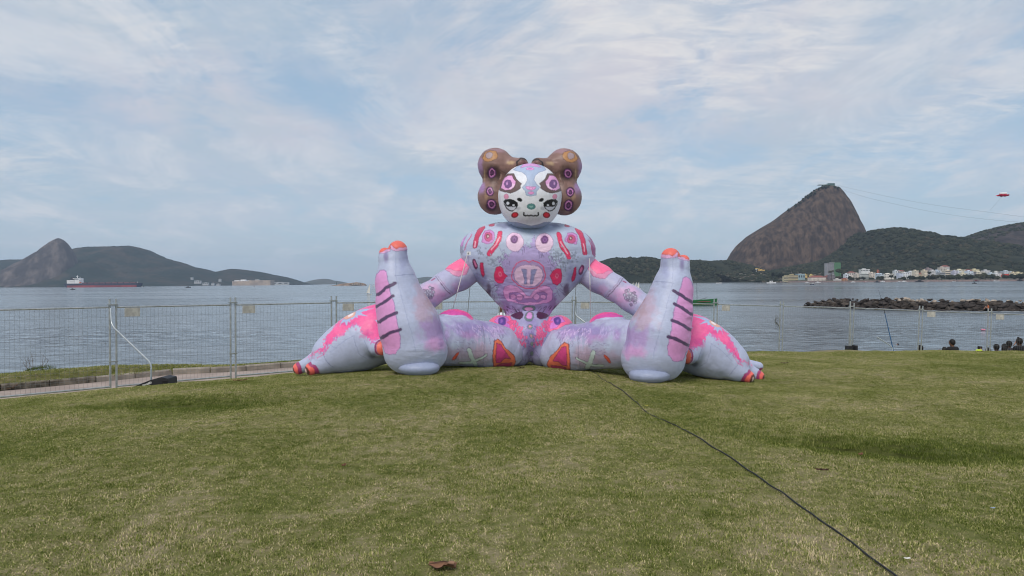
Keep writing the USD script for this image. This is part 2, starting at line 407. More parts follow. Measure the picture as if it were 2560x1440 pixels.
# ------------------------------------------------------------------ the sea
ang = np.linspace(-math.pi, math.pi, 181)
rad = np.r_[0, 30, np.geomspace(60, 13500, 60)]
A, R = np.meshgrid(ang, rad, indexing='ij')
sea_nodes = {'g': ('geometry', {}), 'm1': ('mapping', {'mapping_type': 'point', 'scale': (.55, 1.0, 1), 'rotation': (0, 0, .15)}), 'n1': ('noise_texture', {'scale': .7, 'detail': 3.0, 'roughness': .5, 'distortion': .5}),
             'm2': ('mapping', {'mapping_type': 'point', 'scale': (.10, .22, 1), 'rotation': (0, 0, -.2)}), 'n2': ('noise_texture', {'scale': 1.0, 'detail': 3.0, 'roughness': .6}),
             'c': ('map_range', {'range_type': 'smoothstep', 'from_min': .42, 'from_max': .80}), 's': ('math', {'math_type': 'multiply_add', 'value2': 1.1}), 'b': ('bump', {'distance': .17, 'strength': 1.0}),
             'm3': ('mapping', {'mapping_type': 'point', 'scale': (.004, .02, 1)}), 'n3': ('noise_texture', {'scale': 1.0, 'detail': 3.0}),
             'rr': ('map_range', {'range_type': 'linear', 'from_min': .35, 'from_max': .65, 'to_min': .05, 'to_max': .22}),
             'p': ('principled_bsdf', {'base_color': (.105, .128, .146), 'ior': 1.34})}
sea_links = [('g.position', 'm1.vector'), ('g.position', 'm2.vector'), ('g.position', 'm3.vector'), ('m1.vector', 'n1.vector'), ('m2.vector', 'n2.vector'), ('m3.vector', 'n3.vector'),
             ('n2.fac', 's.value1'), ('n1.fac', 'c.value'), ('c.result', 's.value3'), ('s.value', 'b.height'), ('b.normal', 'p.normal'), ('n3.fac', 'rr.value'), ('rr.result', 'p.roughness')]
sea_m = usdkit.material(stage, '/World/Looks/sea', sea_nodes, sea_links, surface='p.BSDF')
obj('water', up_facing(sheet(R * np.sin(A), R * np.cos(A), np.full_like(R, SEA))), sea_m, kind='structure')

# ------------------------------------------------------------------ path and kerb behind the fence
px_ = np.arange(-40, 0.01, .5)
rows = np.linspace(0, 1, 5)
PX = np.repeat(px_[:, None], 5, 1)
f0 = fence_y(px_) + .42; k0 = kerb_y(px_) - .02
PY = f0[:, None] + (k0 - f0)[:, None] * rows
paving = mat('path_concrete', lin(150, 136, 128) , lin(170, 155, 146), scale=1.4, rough=.9, bump=.004, bscale=60, space='world')
obj('path', up_facing(sheet(PX, PY, np.full_like(PX, -.895))), paving, smooth=True, kind='structure')
kerb = UsdGeom.Xform.Define(stage, numbered('/World', 'kerb')).GetPrim(); tag(kerb, kind='structure')
kerb_m = [mat('kerb_stone', lin(150, 141, 130), lin(118, 110, 102), scale=3, rough=.9, bump=.006, bscale=30, space='world'), mat('kerb_stone_b', lin(164, 154, 142), lin(132, 124, 114), scale=2, rough=.9, bump=.006, bscale=30, space='world'),
          mat('kerb_stone_mossy', lin(128, 120, 108), lin(62, 58, 50), scale=4, rough=.95, bump=.01, bscale=25, space='world')]
s_ = np.r_[0, np.cumsum(np.hypot(np.diff(px_), np.diff(kerb_y(px_))))]
rk = np.random.default_rng(3)
t0 = 0.0
k_ = 0
while t0 < s_[-1] - 1.2:
    L = 1.0 + rk.uniform(-.04, .05)
    xa, xb = np.interp([t0 + .012, t0 + L - .012], s_, px_)
    a, b = np.array([xa, float(kerb_y(xa)), 0]), np.array([xb, float(kerb_y(xb)), 0])
    d = (b - a) / np.linalg.norm(b - a); nrm = np.array([-d[1], d[0], 0])
    jt = rk.uniform(-.012, .012)
    prof = [(-.0, -.95), (-.0, -.775 + jt), (.03, -.745 + jt), (.16, -.745 + jt), (.16, -.95)]
    v = np.array([a + nrm * p[0] + np.array([0, 0, p[1]]) for p in prof] + [b + nrm * p[0] + np.array([0, 0, p[1]]) for p in prof])
    f = [(i, i + 1, i + 6, i + 5) for i in range(4)]
    m = trimesh.Trimesh(v, [x for q in f for x in ((q[0], q[1], q[2]), (q[0], q[2], q[3]))] + [(0, 2, 1), (0, 3, 2), (0, 4, 3), (5, 6, 7), (5, 7, 8), (5, 8, 9)], process=False)
    m.merge_vertices(); m.fix_normals()
    obj('kerb_stone', m, kerb_m[2] if to_px(a)[0] < 165 else kerb_m[k_ % 2], kerb)
    t0 += L; k_ += 1

# ------------------------------------------------------------------ the inflatable figure
def surface_net(f, lo, hi, h):
    """The zero surface of f (negative inside) on a grid of step h."""
    lo, hi = np.asarray(lo, float), np.asarray(hi, float)
    n = np.ceil((hi - lo) / h).astype(int) + 1
    ax = [lo[k] + h * np.arange(n[k]) for k in range(3)]
    V = np.empty(n, np.float32)
    for i in range(n[0]):
        yy, zz = np.meshgrid(ax[1], ax[2], indexing='ij')
        V[i] = f(np.stack([np.full_like(yy, ax[0][i]), yy, zz], -1))
    ins = V < 0
    c = np.zeros(n - 1, np.int8)
    for a in (0, 1):
        for b in (0, 1):
            for d in (0, 1):
                c += ins[a:n[0] - 1 + a, b:n[1] - 1 + b, d:n[2] - 1 + d]
    act = (c > 0) & (c < 8)
    idx = -np.ones(n - 1, int)
    idx[act] = np.arange(act.sum())
    I = np.argwhere(act)
    acc, cnt = np.zeros((len(I), 3)), np.zeros(len(I))
    for e in range(3):
        o = [k for k in range(3) if k != e]
        for a in (0, 1):
            for b in (0, 1):
                s = I.copy(); s[:, o[0]] += a; s[:, o[1]] += b
                t = s.copy(); t[:, e] += 1
                v0, v1 = V[tuple(s.T)], V[tuple(t.T)]
                cr = (v0 < 0) != (v1 < 0)
                w = np.where(cr, v0 / np.where(cr, v0 - v1, 1), 0)
                p = s.astype(float); p[:, e] += w
                acc += p * cr[:, None]; cnt += cr
    P = lo + h * acc / cnt[:, None]
    F = []
    for e in range(3):
        o = [(e + 1) % 3, (e + 2) % 3]
        sl0 = [slice(None)] * 3; sl1 = [slice(None)] * 3
        sl0[e] = slice(0, -1); sl1[e] = slice(1, None)
        a, b = ins[tuple(sl0)], ins[tuple(sl1)]
        for rev in (False, True):
            E = np.argwhere((a & ~b) if not rev else (~a & b))
            E = E[(E[:, o[0]] > 0) & (E[:, o[1]] > 0) & (E[:, o[0]] < n[o[0]] - 1) & (E[:, o[1]] < n[o[1]] - 1)]
            q = []
            for da, db in ((1, 1), (0, 1), (0, 0), (1, 0)):
                cc = E.copy(); cc[:, o[0]] -= da; cc[:, o[1]] -= db
                q.append(idx[tuple(cc.T)])
            q = np.stack(q, 1)
            F.append(q if not rev else q[:, ::-1])
    F = np.vstack(F)
    # settle the points on the surface
    for _ in range(3):
        e = h * .25
        d = f(P)
        g = np.stack([(f(P + e * np.eye(3)[k]) - f(P - e * np.eye(3)[k])) / (2 * e) for k in range(3)], -1)
        gg = (g * g).sum(-1)
        P = P - np.clip(d / np.maximum(gg, .05), -h, h)[:, None] * g
    return trimesh.Trimesh(P, np.vstack([F[:, [0, 1, 2]], F[:, [0, 2, 3]]]), process=False)


def smin(a, b, k):
    h = np.clip(.5 + .5 * (b - a) / k, 0, 1)
    return b + (a - b) * h - k * h * (1 - h)


def bone(p, a, b, ra, rb):
    a, b = np.asarray(a), np.asarray(b)
    ab = b - a
    t = np.clip(((p - a) @ ab) / max(ab @ ab, 1e-9), 0, 1)
    return np.linalg.norm(p - a - t[..., None] * ab, axis=-1) - (ra + (rb - ra) * t)


def chain_sdf(joints, k=.05):
    """joints: (px, py, depth, radius in photograph pixels)."""
    J = [(at(x, y, d), r * d / FPX) for x, y, d, r in joints]
    def f(p):
        v = None
        for (a, ra), (b, rb) in zip(J, J[1:]):
            w = bone(p, a, b, ra, rb)
            v = w if v is None else smin(v, w, k)
        return v
    f.box = (np.min([a - r for a, r in J], 0) - .12, np.max([a + r for a, r in J], 0) + .12)
    return f


def ell_sdf(x, y, d, rx, ry, rd, tilt=0.0):
    c = at(x, y, d); R = np.array([rx, rd, ry]) * d / FPX
    ct, st = math.cos(tilt), math.sin(tilt)
    def f(p):
        q = p - c
        q = np.stack([q[..., 0] * ct + q[..., 2] * st, q[..., 1], -q[..., 0] * st + q[..., 2] * ct], -1)
        k0 = np.linalg.norm(q / R, axis=-1); k1 = np.linalg.norm(q / R ** 2, axis=-1)
        return k0 * (k0 - 1) / np.maximum(k1, 1e-6)
    f.box = (c - R.max() - .05, c + R.max() + .05)
    return f


def union(fs, k):
    def f(p):
        v = fs[0](p)
        for g in fs[1:]:
            v = smin(v, g(p), k)
        return v
    f.box = (np.min([g.box[0] for g in fs], 0), np.max([g.box[1] for g in fs], 0))
    return f


def loft(profile, cx, d, depth, seg, rings, power=2.0, lean=0.0, front=1.0):
    """A body of elliptical sections. profile: (photograph y, half width in pixels); the ends close where the width is 0."""
    pr = np.array(profile, float)
    s = np.r_[0, np.cumsum(np.hypot(np.diff(pr[:, 0]), np.diff(pr[:, 1])))]
    pr = PchipInterpolator(s, pr)(np.linspace(0, s[-1], rings))
    a = np.linspace(0, 2 * np.pi, seg, endpoint=False)
    ca, sa = np.cos(a), np.sin(a)
    e = 2 / power
    ca, sa = np.sign(ca) * np.abs(ca) ** e, np.sign(sa) * np.abs(sa) ** e
    V = []
    for i, (y, w) in enumerate(pr):
        c = at(cx, y, d)
        w = max(w, .02) * d / FPX
        V.append(np.stack([c[0] + w * ca, c[1] + lean * (c[2] - 1.6) + w * depth * sa, np.full(seg, c[2])], -1))
    V = np.array(V)
    i, j = np.meshgrid(np.arange(rings - 1), np.arange(seg), indexing='ij')
    q = np.stack([i * seg + j, (i + 1) * seg + j, (i + 1) * seg + (j + 1) % seg, i * seg + (j + 1) % seg], -1).reshape(-1, 4)
    m = trimesh.Trimesh(V.reshape(-1, 3), np.vstack([q[:, [0, 1, 2]], q[:, [0, 2, 3]]]), process=False)
    if m.volume < 0:
        m.invert()
    return m


def pucker(m, amp=.004, along=(3, 3, 22), seed=0, broad=.006):
    """The cloth's gathers and soft dents, as real relief."""
    v, n = np.array(m.vertices), np.array(m.vertex_normals)
    mask = sstep(.42, .68, fbm(v * 1.9 + seed, 2))
    w = (fbm(v * np.array(along) + 5 + seed, 2) - .5) * 2 * amp * (.3 + 1.5 * mask) + (fbm(v * 2.6 + 9 + seed, 2) - .5) * 2 * broad
    return trimesh.Trimesh(v + n * w[:, None], m.faces, process=False)


class Paint:
    """Printed colours of one sewn part: shapes are drawn on the front of the cloth in photograph measures and kept as a colour per vertex."""

    def __init__(self, m, base, back=None, wobble=1.0, mp=None, noise=.06, seed=0):
        self.m, self.v = m, np.array(m.vertices)
        self.q = to_px(self.v)
        self.mp = mp
        if mp is not None:
            self.q = mp(self.q)
        n = np.array(m.vertex_normals)
        d = self.v - EYE
        self.front = (n * d).sum(-1) < .06 * np.linalg.norm(d, axis=-1)
        self.loc = self.v * 1.0
        self.seed = seed
        w = np.stack([vnoise(self.v * 9 + 31 + seed), vnoise(self.v * 9 + 77 + seed)], -1) - .5
        w2 = np.stack([vnoise(self.v * 28 + 31 + seed), vnoise(self.v * 28 + 77 + seed)], -1) - .5
        self.w = self.q + (w * 3.2 + w2 * 1.8) * wobble
        b = lin(*base)
        k = 1 + noise * 2 * (fbm(self.v * 4 + seed, 4) - .5)
        self.c = b[None] * k[:, None]

        self.order = np.argsort(self.w[:, 0], kind='stable')
        self.xs = self.w[self.order, 0]

    def _set(self, mask, col, op=1.0):
        mask = mask & self.front
        a = op if np.ndim(op) == 0 else op[mask][:, None]
        self.c[mask] = self.c[mask] * (1 - a) + lin(*col) * a

    def _fill(self, p, col, op, q):
        """Fills a shape; its rim, half a photograph pixel wide either way, is blended."""
        if p.is_empty:
            return
        o, inn = p.buffer(.6), p.buffer(-.45)
        x0, y0, x1, y1 = o.bounds
        if q is None:
            k = self.order[np.searchsorted(self.xs, x0):np.searchsorted(self.xs, x1)]
            q = self.w
        else:
            k = np.flatnonzero((q[:, 0] > x0) & (q[:, 0] < x1))
        k = k[(q[k, 1] > y0) & (q[k, 1] < y1) & self.front[k]]
        if not len(k):
            return
        a = .5 * shapely.contains_xy(o, q[k, 0], q[k, 1])
        if not inn.is_empty:
            a = a + .5 * shapely.contains_xy(inn, q[k, 0], q[k, 1])
        a = (a * op)[:, None]
        self.c[k] = self.c[k] * (1 - a) + lin(*col) * a

    def poly(self, pts, col, edge=None, w=1.6, jag=0.0, op=1.0, jscale=14):
        p = pts if hasattr(pts, 'bounds') else Polygon(pts).buffer(0)
        q = None
        if jag:
            j = np.stack([vnoise(self.v * jscale + 3), vnoise(self.v * np.array([jscale * 2.2, jscale * 2.2, jscale * .5]) + 8)], -1) - .5
            q = self.w + j * 2 * jag
        if edge is not None:
            self._fill(p.buffer(w), edge, 1.0, q)
        self._fill(p, col, op, q)

    def ell(self, cx, cy, rx, ry, col, edge=None, w=1.6, rot=0, **k):
        e = affinity.rotate(affinity.scale(Point(0, 0).buffer(1, 24), rx, ry), rot, origin=(0, 0))
        self.poly(affinity.translate(e, cx, cy), col, edge, w, **k)

    def line(self, pts, width, col, edge=None, w=1.6, **k):
        self.poly(LineString(pts).buffer(width / 2, 8), col, edge, w, **k)

    def soft(self, cx, cy, rx, ry, col, op=1.0, rough=.5, scale=9, stretch=(1, 1, 1)):
        """A brushed patch with a broken edge."""
        r = np.hypot((self.q[:, 0] - cx) / rx, (self.q[:, 1] - cy) / ry)
        nz = fbm(self.v * scale * np.array(stretch) + cx * .37, 4)
        a = op * sstep(-.1, .75, 1 - r + (nz - .5) * 2.4 * rough)
        self._set(a > .003, col, a)

    def strokes(self, x0, x1, y0, y1, count, length, width, col, ang=90, spread=25, seed=1, edge=None):
        r = np.random.default_rng(seed)
        for _ in range(count):
            x, y, t = r.uniform(x0, x1), r.uniform(y0, y1), math.radians(ang + r.uniform(-spread, spread))
            L = length * r.uniform(.5, 1.3)
            self.line([(x, y), (x + L * math.cos(t) * .5 + r.uniform(-1, 1), y + L * math.sin(t) * .5), (x + L * math.cos(t), y + L * math.sin(t))], width * r.uniform(.6, 1.2), col, edge)

    def mirror(self, c, fn):
        fn(lambda pts: pts)
        fn(lambda pts: [(c - x, y) for x, y in pts])


def Z(ox, oy, s):
    return lambda pts: [(ox + x / s, oy + y / s) for x, y in pts]


Z1, Z2, Z3, Z5, Z7, Z8 = Z(1130, 350, 5.76), Z(1120, 550, 5.538), Z(900, 580, 3.893), Z(700, 700, 5.54), Z(1020, 740, 4.129), Z(1200, 740, 8.533)
n = {'a': ('attribute', {'attribute': 'paint'}), 'g': ('geometry', {}), 'nz': ('noise_texture', {'scale': 16.0, 'detail': 5.0, 'roughness': .65}), 'r': ('map_range', {'range_type': 'linear', 'from_min': .25, 'from_max': .75, 'to_min': .90, 'to_max': 1.08}),
     'c': ('mix_color', {'blend_type': 'multiply', 'fac': 1.0}), 'm': ('mapping', {'mapping_type': 'point', 'scale': (5, 5, 17)}), 'bn': ('noise_texture', {'scale': 1.0, 'detail': 3.0, 'roughness': .55, 'distortion': .8}),
     'n2': ('noise_texture', {'scale': 1.6, 'detail': 2.0}), 'r2': ('map_range', {'range_type': 'smoothstep', 'from_min': .42, 'from_max': .62}), 'mu': ('math', {'math_type': 'multiply'}), 'b': ('bump', {'distance': .010, 'strength': .6}),
     'p': ('principled_bsdf', {'roughness': .46, 'specular_ior_level': .38, 'sheen_weight': .08})}
l = [('g.position', 'nz.vector'), ('nz.fac', 'r.value'), ('a.color', 'c.a'), ('r.result', 'c.b'), ('c.result', 'p.base_color'), ('g.position', 'm.vector'), ('m.vector', 'bn.vector'), ('g.position', 'n2.vector'), ('n2.fac', 'r2.value'),
     ('bn.fac', 'mu.value1'), ('r2.result', 'mu.value2'), ('mu.value', 'b.height'), ('b.normal', 'p.normal')]
cloth_m = usdkit.material(stage, '/World/Looks/printed_nylon', n, l, surface='p.BSDF')

figure = thing('inflatable_figure', 'giant inflatable sitting creature printed in lilac, blue and pink with white face', 'inflatable')


def add(name, P, label=None):
    obj(name, P.m, cloth_m, figure, smooth=True, colors=np.clip(P.c, .004, .9), label=label)


DARK = (72, 58, 78)
# --- head
hm = loft([(409, 0), (410.5, 12), (414, 27), (420, 40), (428, 51), (445, 65.5), (465, 75), (489, 79.5), (510, 77), (530, 71), (548, 60), (560, 47), (568, 32), (572, 16), (573, 0)], 1324.8, 13.45, .92, 420, 260)
P = Paint(pucker(hm, .0022, (26, 26, 5), 1, .003), (224, 226, 234), noise=.03, wobble=.35)
P.poly(Z1([(890, 430), (1010, 330), (1280, 330), (1350, 430), (1250, 465), (1195, 510), (1175, 570), (1220, 640), (1260, 680), (1215, 745), (1210, 790), (1140, 803), (1070, 795), (1060, 740), (1015, 685), (1060, 640), (1088, 570), (1070, 510), (1010, 460)]), (168, 184, 212), (120, 132, 166), .9)
P.poly(Z1([(990, 395), (1040, 330), (1200, 330), (1280, 395), (1200, 380), (1130, 372), (1060, 380)]), (206, 152, 206), (150, 110, 160), .7)
P.ell(*Z1([(1125, 415)])[0], 9.2, 3, (226, 158, 214), (160, 110, 160), .7); P.ell(*Z1([(1123, 414)])[0], 5, 1.2, (190, 120, 185))
P.poly(Z1([(1065, 672), (1210, 672), (1195, 700), (1160, 718), (1140, 722), (1100, 712), (1075, 698)]), (228, 156, 210), (150, 105, 155), .8)
P.poly(Z1([(1115, 685), (1158, 685), (1155, 705), (1120, 705)]), (235, 180, 222), (170, 110, 160), .5)
P.ell(*Z1([(1138, 762)])[0], 6.8, 3.1, (228, 150, 205), (160, 110, 160), .6)
for c in (None, 2264):
    M = (lambda pts: Z1(pts)) if c is None else (lambda pts: Z1([(c - x, y) for x, y in pts]))
    sg = 1 if c is None else -1
    P.poly(M([(805, 490), (885, 487), (920, 560), (950, 590), (1000, 630), (980, 655), (985, 690), (960, 710), (905, 740), (840, 760), (760, 750), (690, 725), (672, 690), (705, 600), (750, 530)]), (108, 88, 88), (62, 46, 52), 1.2)
    P.poly(M([(800, 515), (860, 515), (880, 560), (915, 600), (905, 645), (885, 680), (840, 715), (770, 725), (708, 690), (728, 600), (765, 540)]), (231, 168, 218), (74, 52, 62), 1.0)
    P.poly(M([(850, 620), (905, 640), (885, 680), (850, 708), (810, 700)]), (240, 200, 232))
    P.poly(M([(790, 575), (830, 580), (858, 620), (855, 665), (810, 695), (770, 680), (750, 630), (765, 590)]), (124, 86, 140), (70, 45, 85), .7)
    P.poly(M([(795, 600), (805, 640), (785, 650), (778, 620)]), (215, 160, 215))
    P.ell(*M([(782, 815)])[0], 5.3, 6, (224, 152, 182), (180, 130, 160), .5, rot=-20 * sg)
    P.soft(*M([(955, 985)])[0], 8, 6, (160, 162, 176), .6, .3)
    P.poly(M([(738, 880), (770, 855), (830, 850), (890, 865), (946, 905), (946, 950), (920, 990), (870, 1028), (820, 1022), (780, 990), (750, 930)]), (18, 18, 24))
    P.poly(M([(756, 912), (790, 950), (830, 955), (880, 945), (922, 965), (900, 998), (862, 1013), (822, 1005), (786, 972)]), (206, 209, 222))
    P.ell(*M([(830, 930)])[0], 10.5, 5.5, (18, 18, 24)); P.ell(*M([(885, 940)])[0], 6, 4.5, (18, 18, 24))
    P.ell(*M([(803, 912)])[0], 3.6, 3.9, (214, 218, 228)); P.ell(*M([(885, 940)])[0], 2.6, 2.5, (214, 218, 228))
    P.ell(*M([(975, 862)])[0], 6.6, 4.4, (22, 22, 28), rot=25 * sg)
    P.ell(*M([(903, 1080)])[0], 9.4, 7.6, (140, 34, 44), rot=-15 * sg); P.ell(*M([(905, 1078)])[0], 5.9, 5.0, (226, 50, 66))
P.ell(*Z1([(1140, 957)])[0], 10.2, 7.2, (88, 138, 138), (70, 100, 105), .6); P.poly(Z1([(1112, 950), (1128, 946), (1140, 954), (1152, 946), (1168, 950), (1160, 966), (1140, 976), (1120, 966)]), (146, 186, 180))
P.line(Z1([(1036, 1046), (1031, 1080), (1058, 1090), (1085, 1086), (1110, 1095), (1140, 1086), (1170, 1095), (1200, 1088), (1222, 1092), (1243, 1080), (1243, 1048)]), 3.6, (20, 20, 26))
P.soft(*Z1([(1140, 1150)])[0], 42, 12, (196, 190, 198), .6, .25)
P.poly(Z1([(640, 1120), (770, 1150), (830, 1185), (930, 1190), (1040, 1215), (1140, 1240), (1260, 1215), (1330, 1185), (1440, 1185), (1480, 1150), (1640, 1120), (1640, 1420), (640, 1420)]), (146, 160, 188), (120, 132, 160), .7)
add('head', P)

# --- the curled ear lobes
def ear(side):
    X = (lambda x: x) if side < 0 else (lambda x: 2648.5 - x)
    dy = 0 if side < 0 else 1.5
    f = union([ell_sdf(X(1238), 414 + dy, 13.75, 44, 44, 40), ell_sdf(X(1238), 492 + dy, 13.75, 44, 45, 40), ell_sdf(X(1243), 455 + dy, 13.75, 33, 30, 30),
               chain_sdf([(X(1252), 410 + dy, 13.72, 26), (X(1280), 414 + dy, 13.6, 16), (X(1303), 411 + dy, 13.45, 17)], .12)], .09)
    m = surface_net(f, *f.box, .0135)
    p = Paint(pucker(m, .004, (4, 4, 20), 3 + side, .01), (133, 104, 97), noise=.35, seed=4)
    M = (lambda pts: Z1(pts)) if side < 0 else (lambda pts: Z1([(2250 - x, y + 9) for x, y in pts]))
    sg = -side
    p.soft(*M([(385, 420)])[0], 13, 40, (160, 128, 172), .8, .4); p.soft(*M([(425, 680)])[0], 13, 22, (160, 126, 176), .9, .4); p.soft(*M([(660, 150)])[0], 32, 8, (160, 126, 140), .6, .4)
    p.soft(*M([(615, 480)])[0], 29, 30, (70, 53, 50), 1, .35); p.soft(*M([(560, 950)])[0], 19, 25, (72, 52, 52), 1, .4); p.soft(*M([(620, 700)])[0], 10, 30, (104, 76, 68), .7, .5)
    p.soft(*M([(830, 330)])[0], 12, 7, (192, 164, 130), .9, .5); p.soft(*M([(470, 480)])[0], 3, 22, (190, 162, 130), .6, .7); p.soft(*M([(500, 810)])[0], 7, 10, (178, 146, 116), .5, .6)
    p.poly(M([(690, 430), (760, 470), (760, 560), (720, 640), (660, 640), (640, 600), (690, 560), (710, 500)]), (112, 84, 76), (70, 52, 52), .8)
    p.poly(M([(700, 480), (718, 500), (700, 560), (672, 580), (690, 530)]), (150, 120, 108), (80, 60, 60), .6)
    p.poly(M([(470, 300), (440, 262), (480, 180), (560, 148), (640, 165), (662, 220), (640, 270), (590, 300), (520, 312)]), (176, 128, 84), (84, 60, 50), 1.1)
    p.ell(*M([(535, 220)])[0], 8.6, 7.6, (164, 143, 148), (88, 66, 60), 1.0, rot=-30 * sg)
    for (x, y), a, b, t in (((578, 475), 10.6, 12.6, 15), ((545, 740), 9.6, 12, 5), ((570, 930), 11, 14, -25)):
        cx, cy = M([(x, y)])[0]
        p.ell(cx, cy, a, b, (78, 44, 82), (56, 34, 58), .8, rot=t * sg); p.ell(cx, cy, a * .72, b * .78, (203, 134, 190), (70, 40, 76), .6, rot=t * sg)
        p.ell(cx, cy, a * .50, b * .56, (66, 38, 72), rot=t * sg); p.ell(cx, cy, a * .22, b * .28, (112, 66, 112), rot=t * sg)
    ex = X(1303)
    p.line([(X(1291), 428 + dy), (X(1293), 404 + dy), (X(1303), 396 + dy), (X(1318), 400 + dy)], 4.2, (52, 44, 46))
    p.ell(X(1306), 412 + dy, 9, 11, (112, 78, 74), (74, 52, 52), 1)
    p.ell(X(1310), 413 + dy, 5, 7, (84, 54, 56))
    add('ear', p)


ear(-1); ear(1)

# --- torso
tm = loft([(554, 0), (555, 40), (558, 78), (564, 104), (572, 124), (585, 147), (600, 161), (620, 168.5), (640, 168), (660, 161), (680, 149), (700, 133), (720, 115), (740, 96), (760, 77), (775, 63), (786, 56), (798, 52), (800, 0)], 1319.5, 14.05, .60, 620, 300, power=2.15)
v = np.array(tm.vertices)
qq = to_px(v); v[:, 2] += -(qq[:, 0] - 1319.5) * .018 * 14 / FPX; tm = trimesh.Trimesh(v, tm.faces, process=False)
P = Paint(pucker(tm, .007, (7, 7, 17), 2, .008), (180, 190, 214), noise=.09, wobble=.8)
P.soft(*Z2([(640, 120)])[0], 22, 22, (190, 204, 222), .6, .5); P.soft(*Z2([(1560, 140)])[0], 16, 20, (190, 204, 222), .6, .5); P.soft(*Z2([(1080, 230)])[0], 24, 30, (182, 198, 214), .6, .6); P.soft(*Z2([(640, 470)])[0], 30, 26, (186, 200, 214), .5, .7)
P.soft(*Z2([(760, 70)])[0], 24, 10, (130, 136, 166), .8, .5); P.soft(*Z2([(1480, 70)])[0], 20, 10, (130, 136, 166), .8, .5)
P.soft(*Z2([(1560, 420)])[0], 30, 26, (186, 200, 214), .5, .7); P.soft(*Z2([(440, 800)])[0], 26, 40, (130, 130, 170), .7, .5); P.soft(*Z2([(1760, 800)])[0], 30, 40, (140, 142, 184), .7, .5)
FUR = [(1100, 380), (1130, 400), (1160, 300), (1200, 215), (1210, 300), (1290, 420), (1330, 400), (1400, 470), (1420, 560), (1480, 600), (1540, 540), (1480, 680), (1450, 800), (1560, 850), (1440, 1000), (1500, 1130), (1440, 1300), (820, 1300), (740, 1150), (700, 980), (640, 860), (760, 780), (800, 640), (680, 540), (790, 560), (830, 640), (760, 430), (850, 490), (900, 440), (1000, 420), (1060, 340)]
P.poly(Z2(FUR), (180, 164, 212), (124, 108, 158), 1.0, jag=9, jscale=26)
P.soft(*Z2([(1120, 480)])[0], 46, 14, (188, 172, 220), .6, .5)
for x, y, a, s in ((1440, 560, 60, 1), (800, 480, 120, 2), (1010, 370, 100, 3), (1300, 440, 70, 4), (700, 560, 140, 5), (660, 930, 150, 6), (1580, 960, 40, 7), (1500, 820, 20, 8), (700, 800, 170, 9), (620, 1000, 110, 10), (1480, 700, 60, 11)):
    cx, cy = Z2([(x, y)])[0]
    P.strokes(cx - 12, cx + 12, cy - 12, cy + 12, 8, 11, .8, (112, 100, 142), a, 30, s)
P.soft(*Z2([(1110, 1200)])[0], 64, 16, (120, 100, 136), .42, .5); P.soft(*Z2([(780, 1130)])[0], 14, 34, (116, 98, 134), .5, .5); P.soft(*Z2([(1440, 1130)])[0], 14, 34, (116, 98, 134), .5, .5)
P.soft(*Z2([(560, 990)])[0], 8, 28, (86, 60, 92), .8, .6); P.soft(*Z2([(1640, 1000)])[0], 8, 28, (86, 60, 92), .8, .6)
PINK, PLUM = (236, 206, 230), (112, 70, 124)
for cx_, cy_, rx_, ry_, ix, iy in ((925, 305, 118, 128, 918, 268), (1330, 315, 118, 132, 1337, 275)):
    P.ell(*Z2([(cx_, cy_)])[0], rx_ / 5.538, ry_ / 5.538, PINK, (140, 108, 150), 1.0)
    P.soft(*Z2([(cx_, cy_ - 70)])[0], 15, 12, (214, 160, 208), .7, .3); P.soft(*Z2([(ix, iy)])[0], 13, 13, (200, 140, 190), .7, .3)
    P.ell(*Z2([(ix, iy)])[0], 8.6, 9.4, PLUM, (86, 50, 96), .8); P.ell(*Z2([(ix + 4, iy + 2)])[0], 4.6, 5.8, (146, 98, 158)); P.ell(*Z2([(ix + 2, iy)])[0], 2.4, 3.2, (104, 62, 118))
for cx_, cy_, a in ((560, 235, 1), (1708, 268, 1)):
    x0, y0 = Z2([(cx_, cy_)])[0]
    P.poly([(x0 - 15, y0 - 3), (x0 - 9, y0 - 15), (x0 + 4, y0 - 17), (x0 + 13, y0 - 11), (x0 + 15, y0 + 2), (x0 + 10, y0 + 13), (x0 - 4, y0 + 16), (x0 - 17 * (1 if cx_ < 1000 else -.9), y0 + 13), (x0 - 14, y0 + 5)], (206, 142, 202), (134, 88, 136), 1.0)
    P.poly([(x0 - 10, y0), (x0 - 7, y0 - 10), (x0 + 3, y0 - 11.5), (x0 + 9, y0 - 5), (x0 + 9, y0 + 5), (x0 + 2, y0 + 10), (x0 - 7, y0 + 8)], (200, 92, 138), (140, 60, 100), .9)
    P.ell(x0 - 2, y0 - 2.5, 4.4, 5.0, (116, 76, 80)); P.ell(x0 - 2, y0 - 2.5, 1.9, 2.3, (222, 190, 196))
RED, RDK, HI = (222, 66, 106), (140, 40, 74), (238, 176, 196)
P.line(Z2([(480, 100), (435, 160), (400, 230), (382, 300), (374, 360)]), 10.5, (196, 66, 100), RDK, 1.0); P.line(Z2([(376, 300), (370, 370)]), 3.0, HI)
P.line(Z2([(720, 180), (712, 255), (665, 350), (600, 430), (566, 470)]), 10.5, RED, RDK, 1.0); P.line(Z2([(712, 240), (672, 330), (600, 410)]), 3.2, HI)
P.line(Z2([(1532, 195), (1552, 285), (1600, 390), (1660, 470), (1678, 515)]), 10.5, RED, RDK, 1.0); P.line(Z2([(1560, 300), (1605, 390), (1655, 465)]), 3.2, HI)
P.line(Z2([(1792, 125), (1840, 200), (1872, 290), (1885, 380), (1892, 455)]), 10.5, (206, 66, 104), RDK, 1.0); P.line(Z2([(1880, 330), (1888, 430)]), 3.0, HI)
P.ell(*Z2([(608, 66)])[0], 6.6, 3.8, (186, 86, 112), (130, 60, 84), .8); P.ell(*Z2([(1650, 75)])[0], 6.6, 3.8, (186, 86, 112), (130, 60, 84), .8)
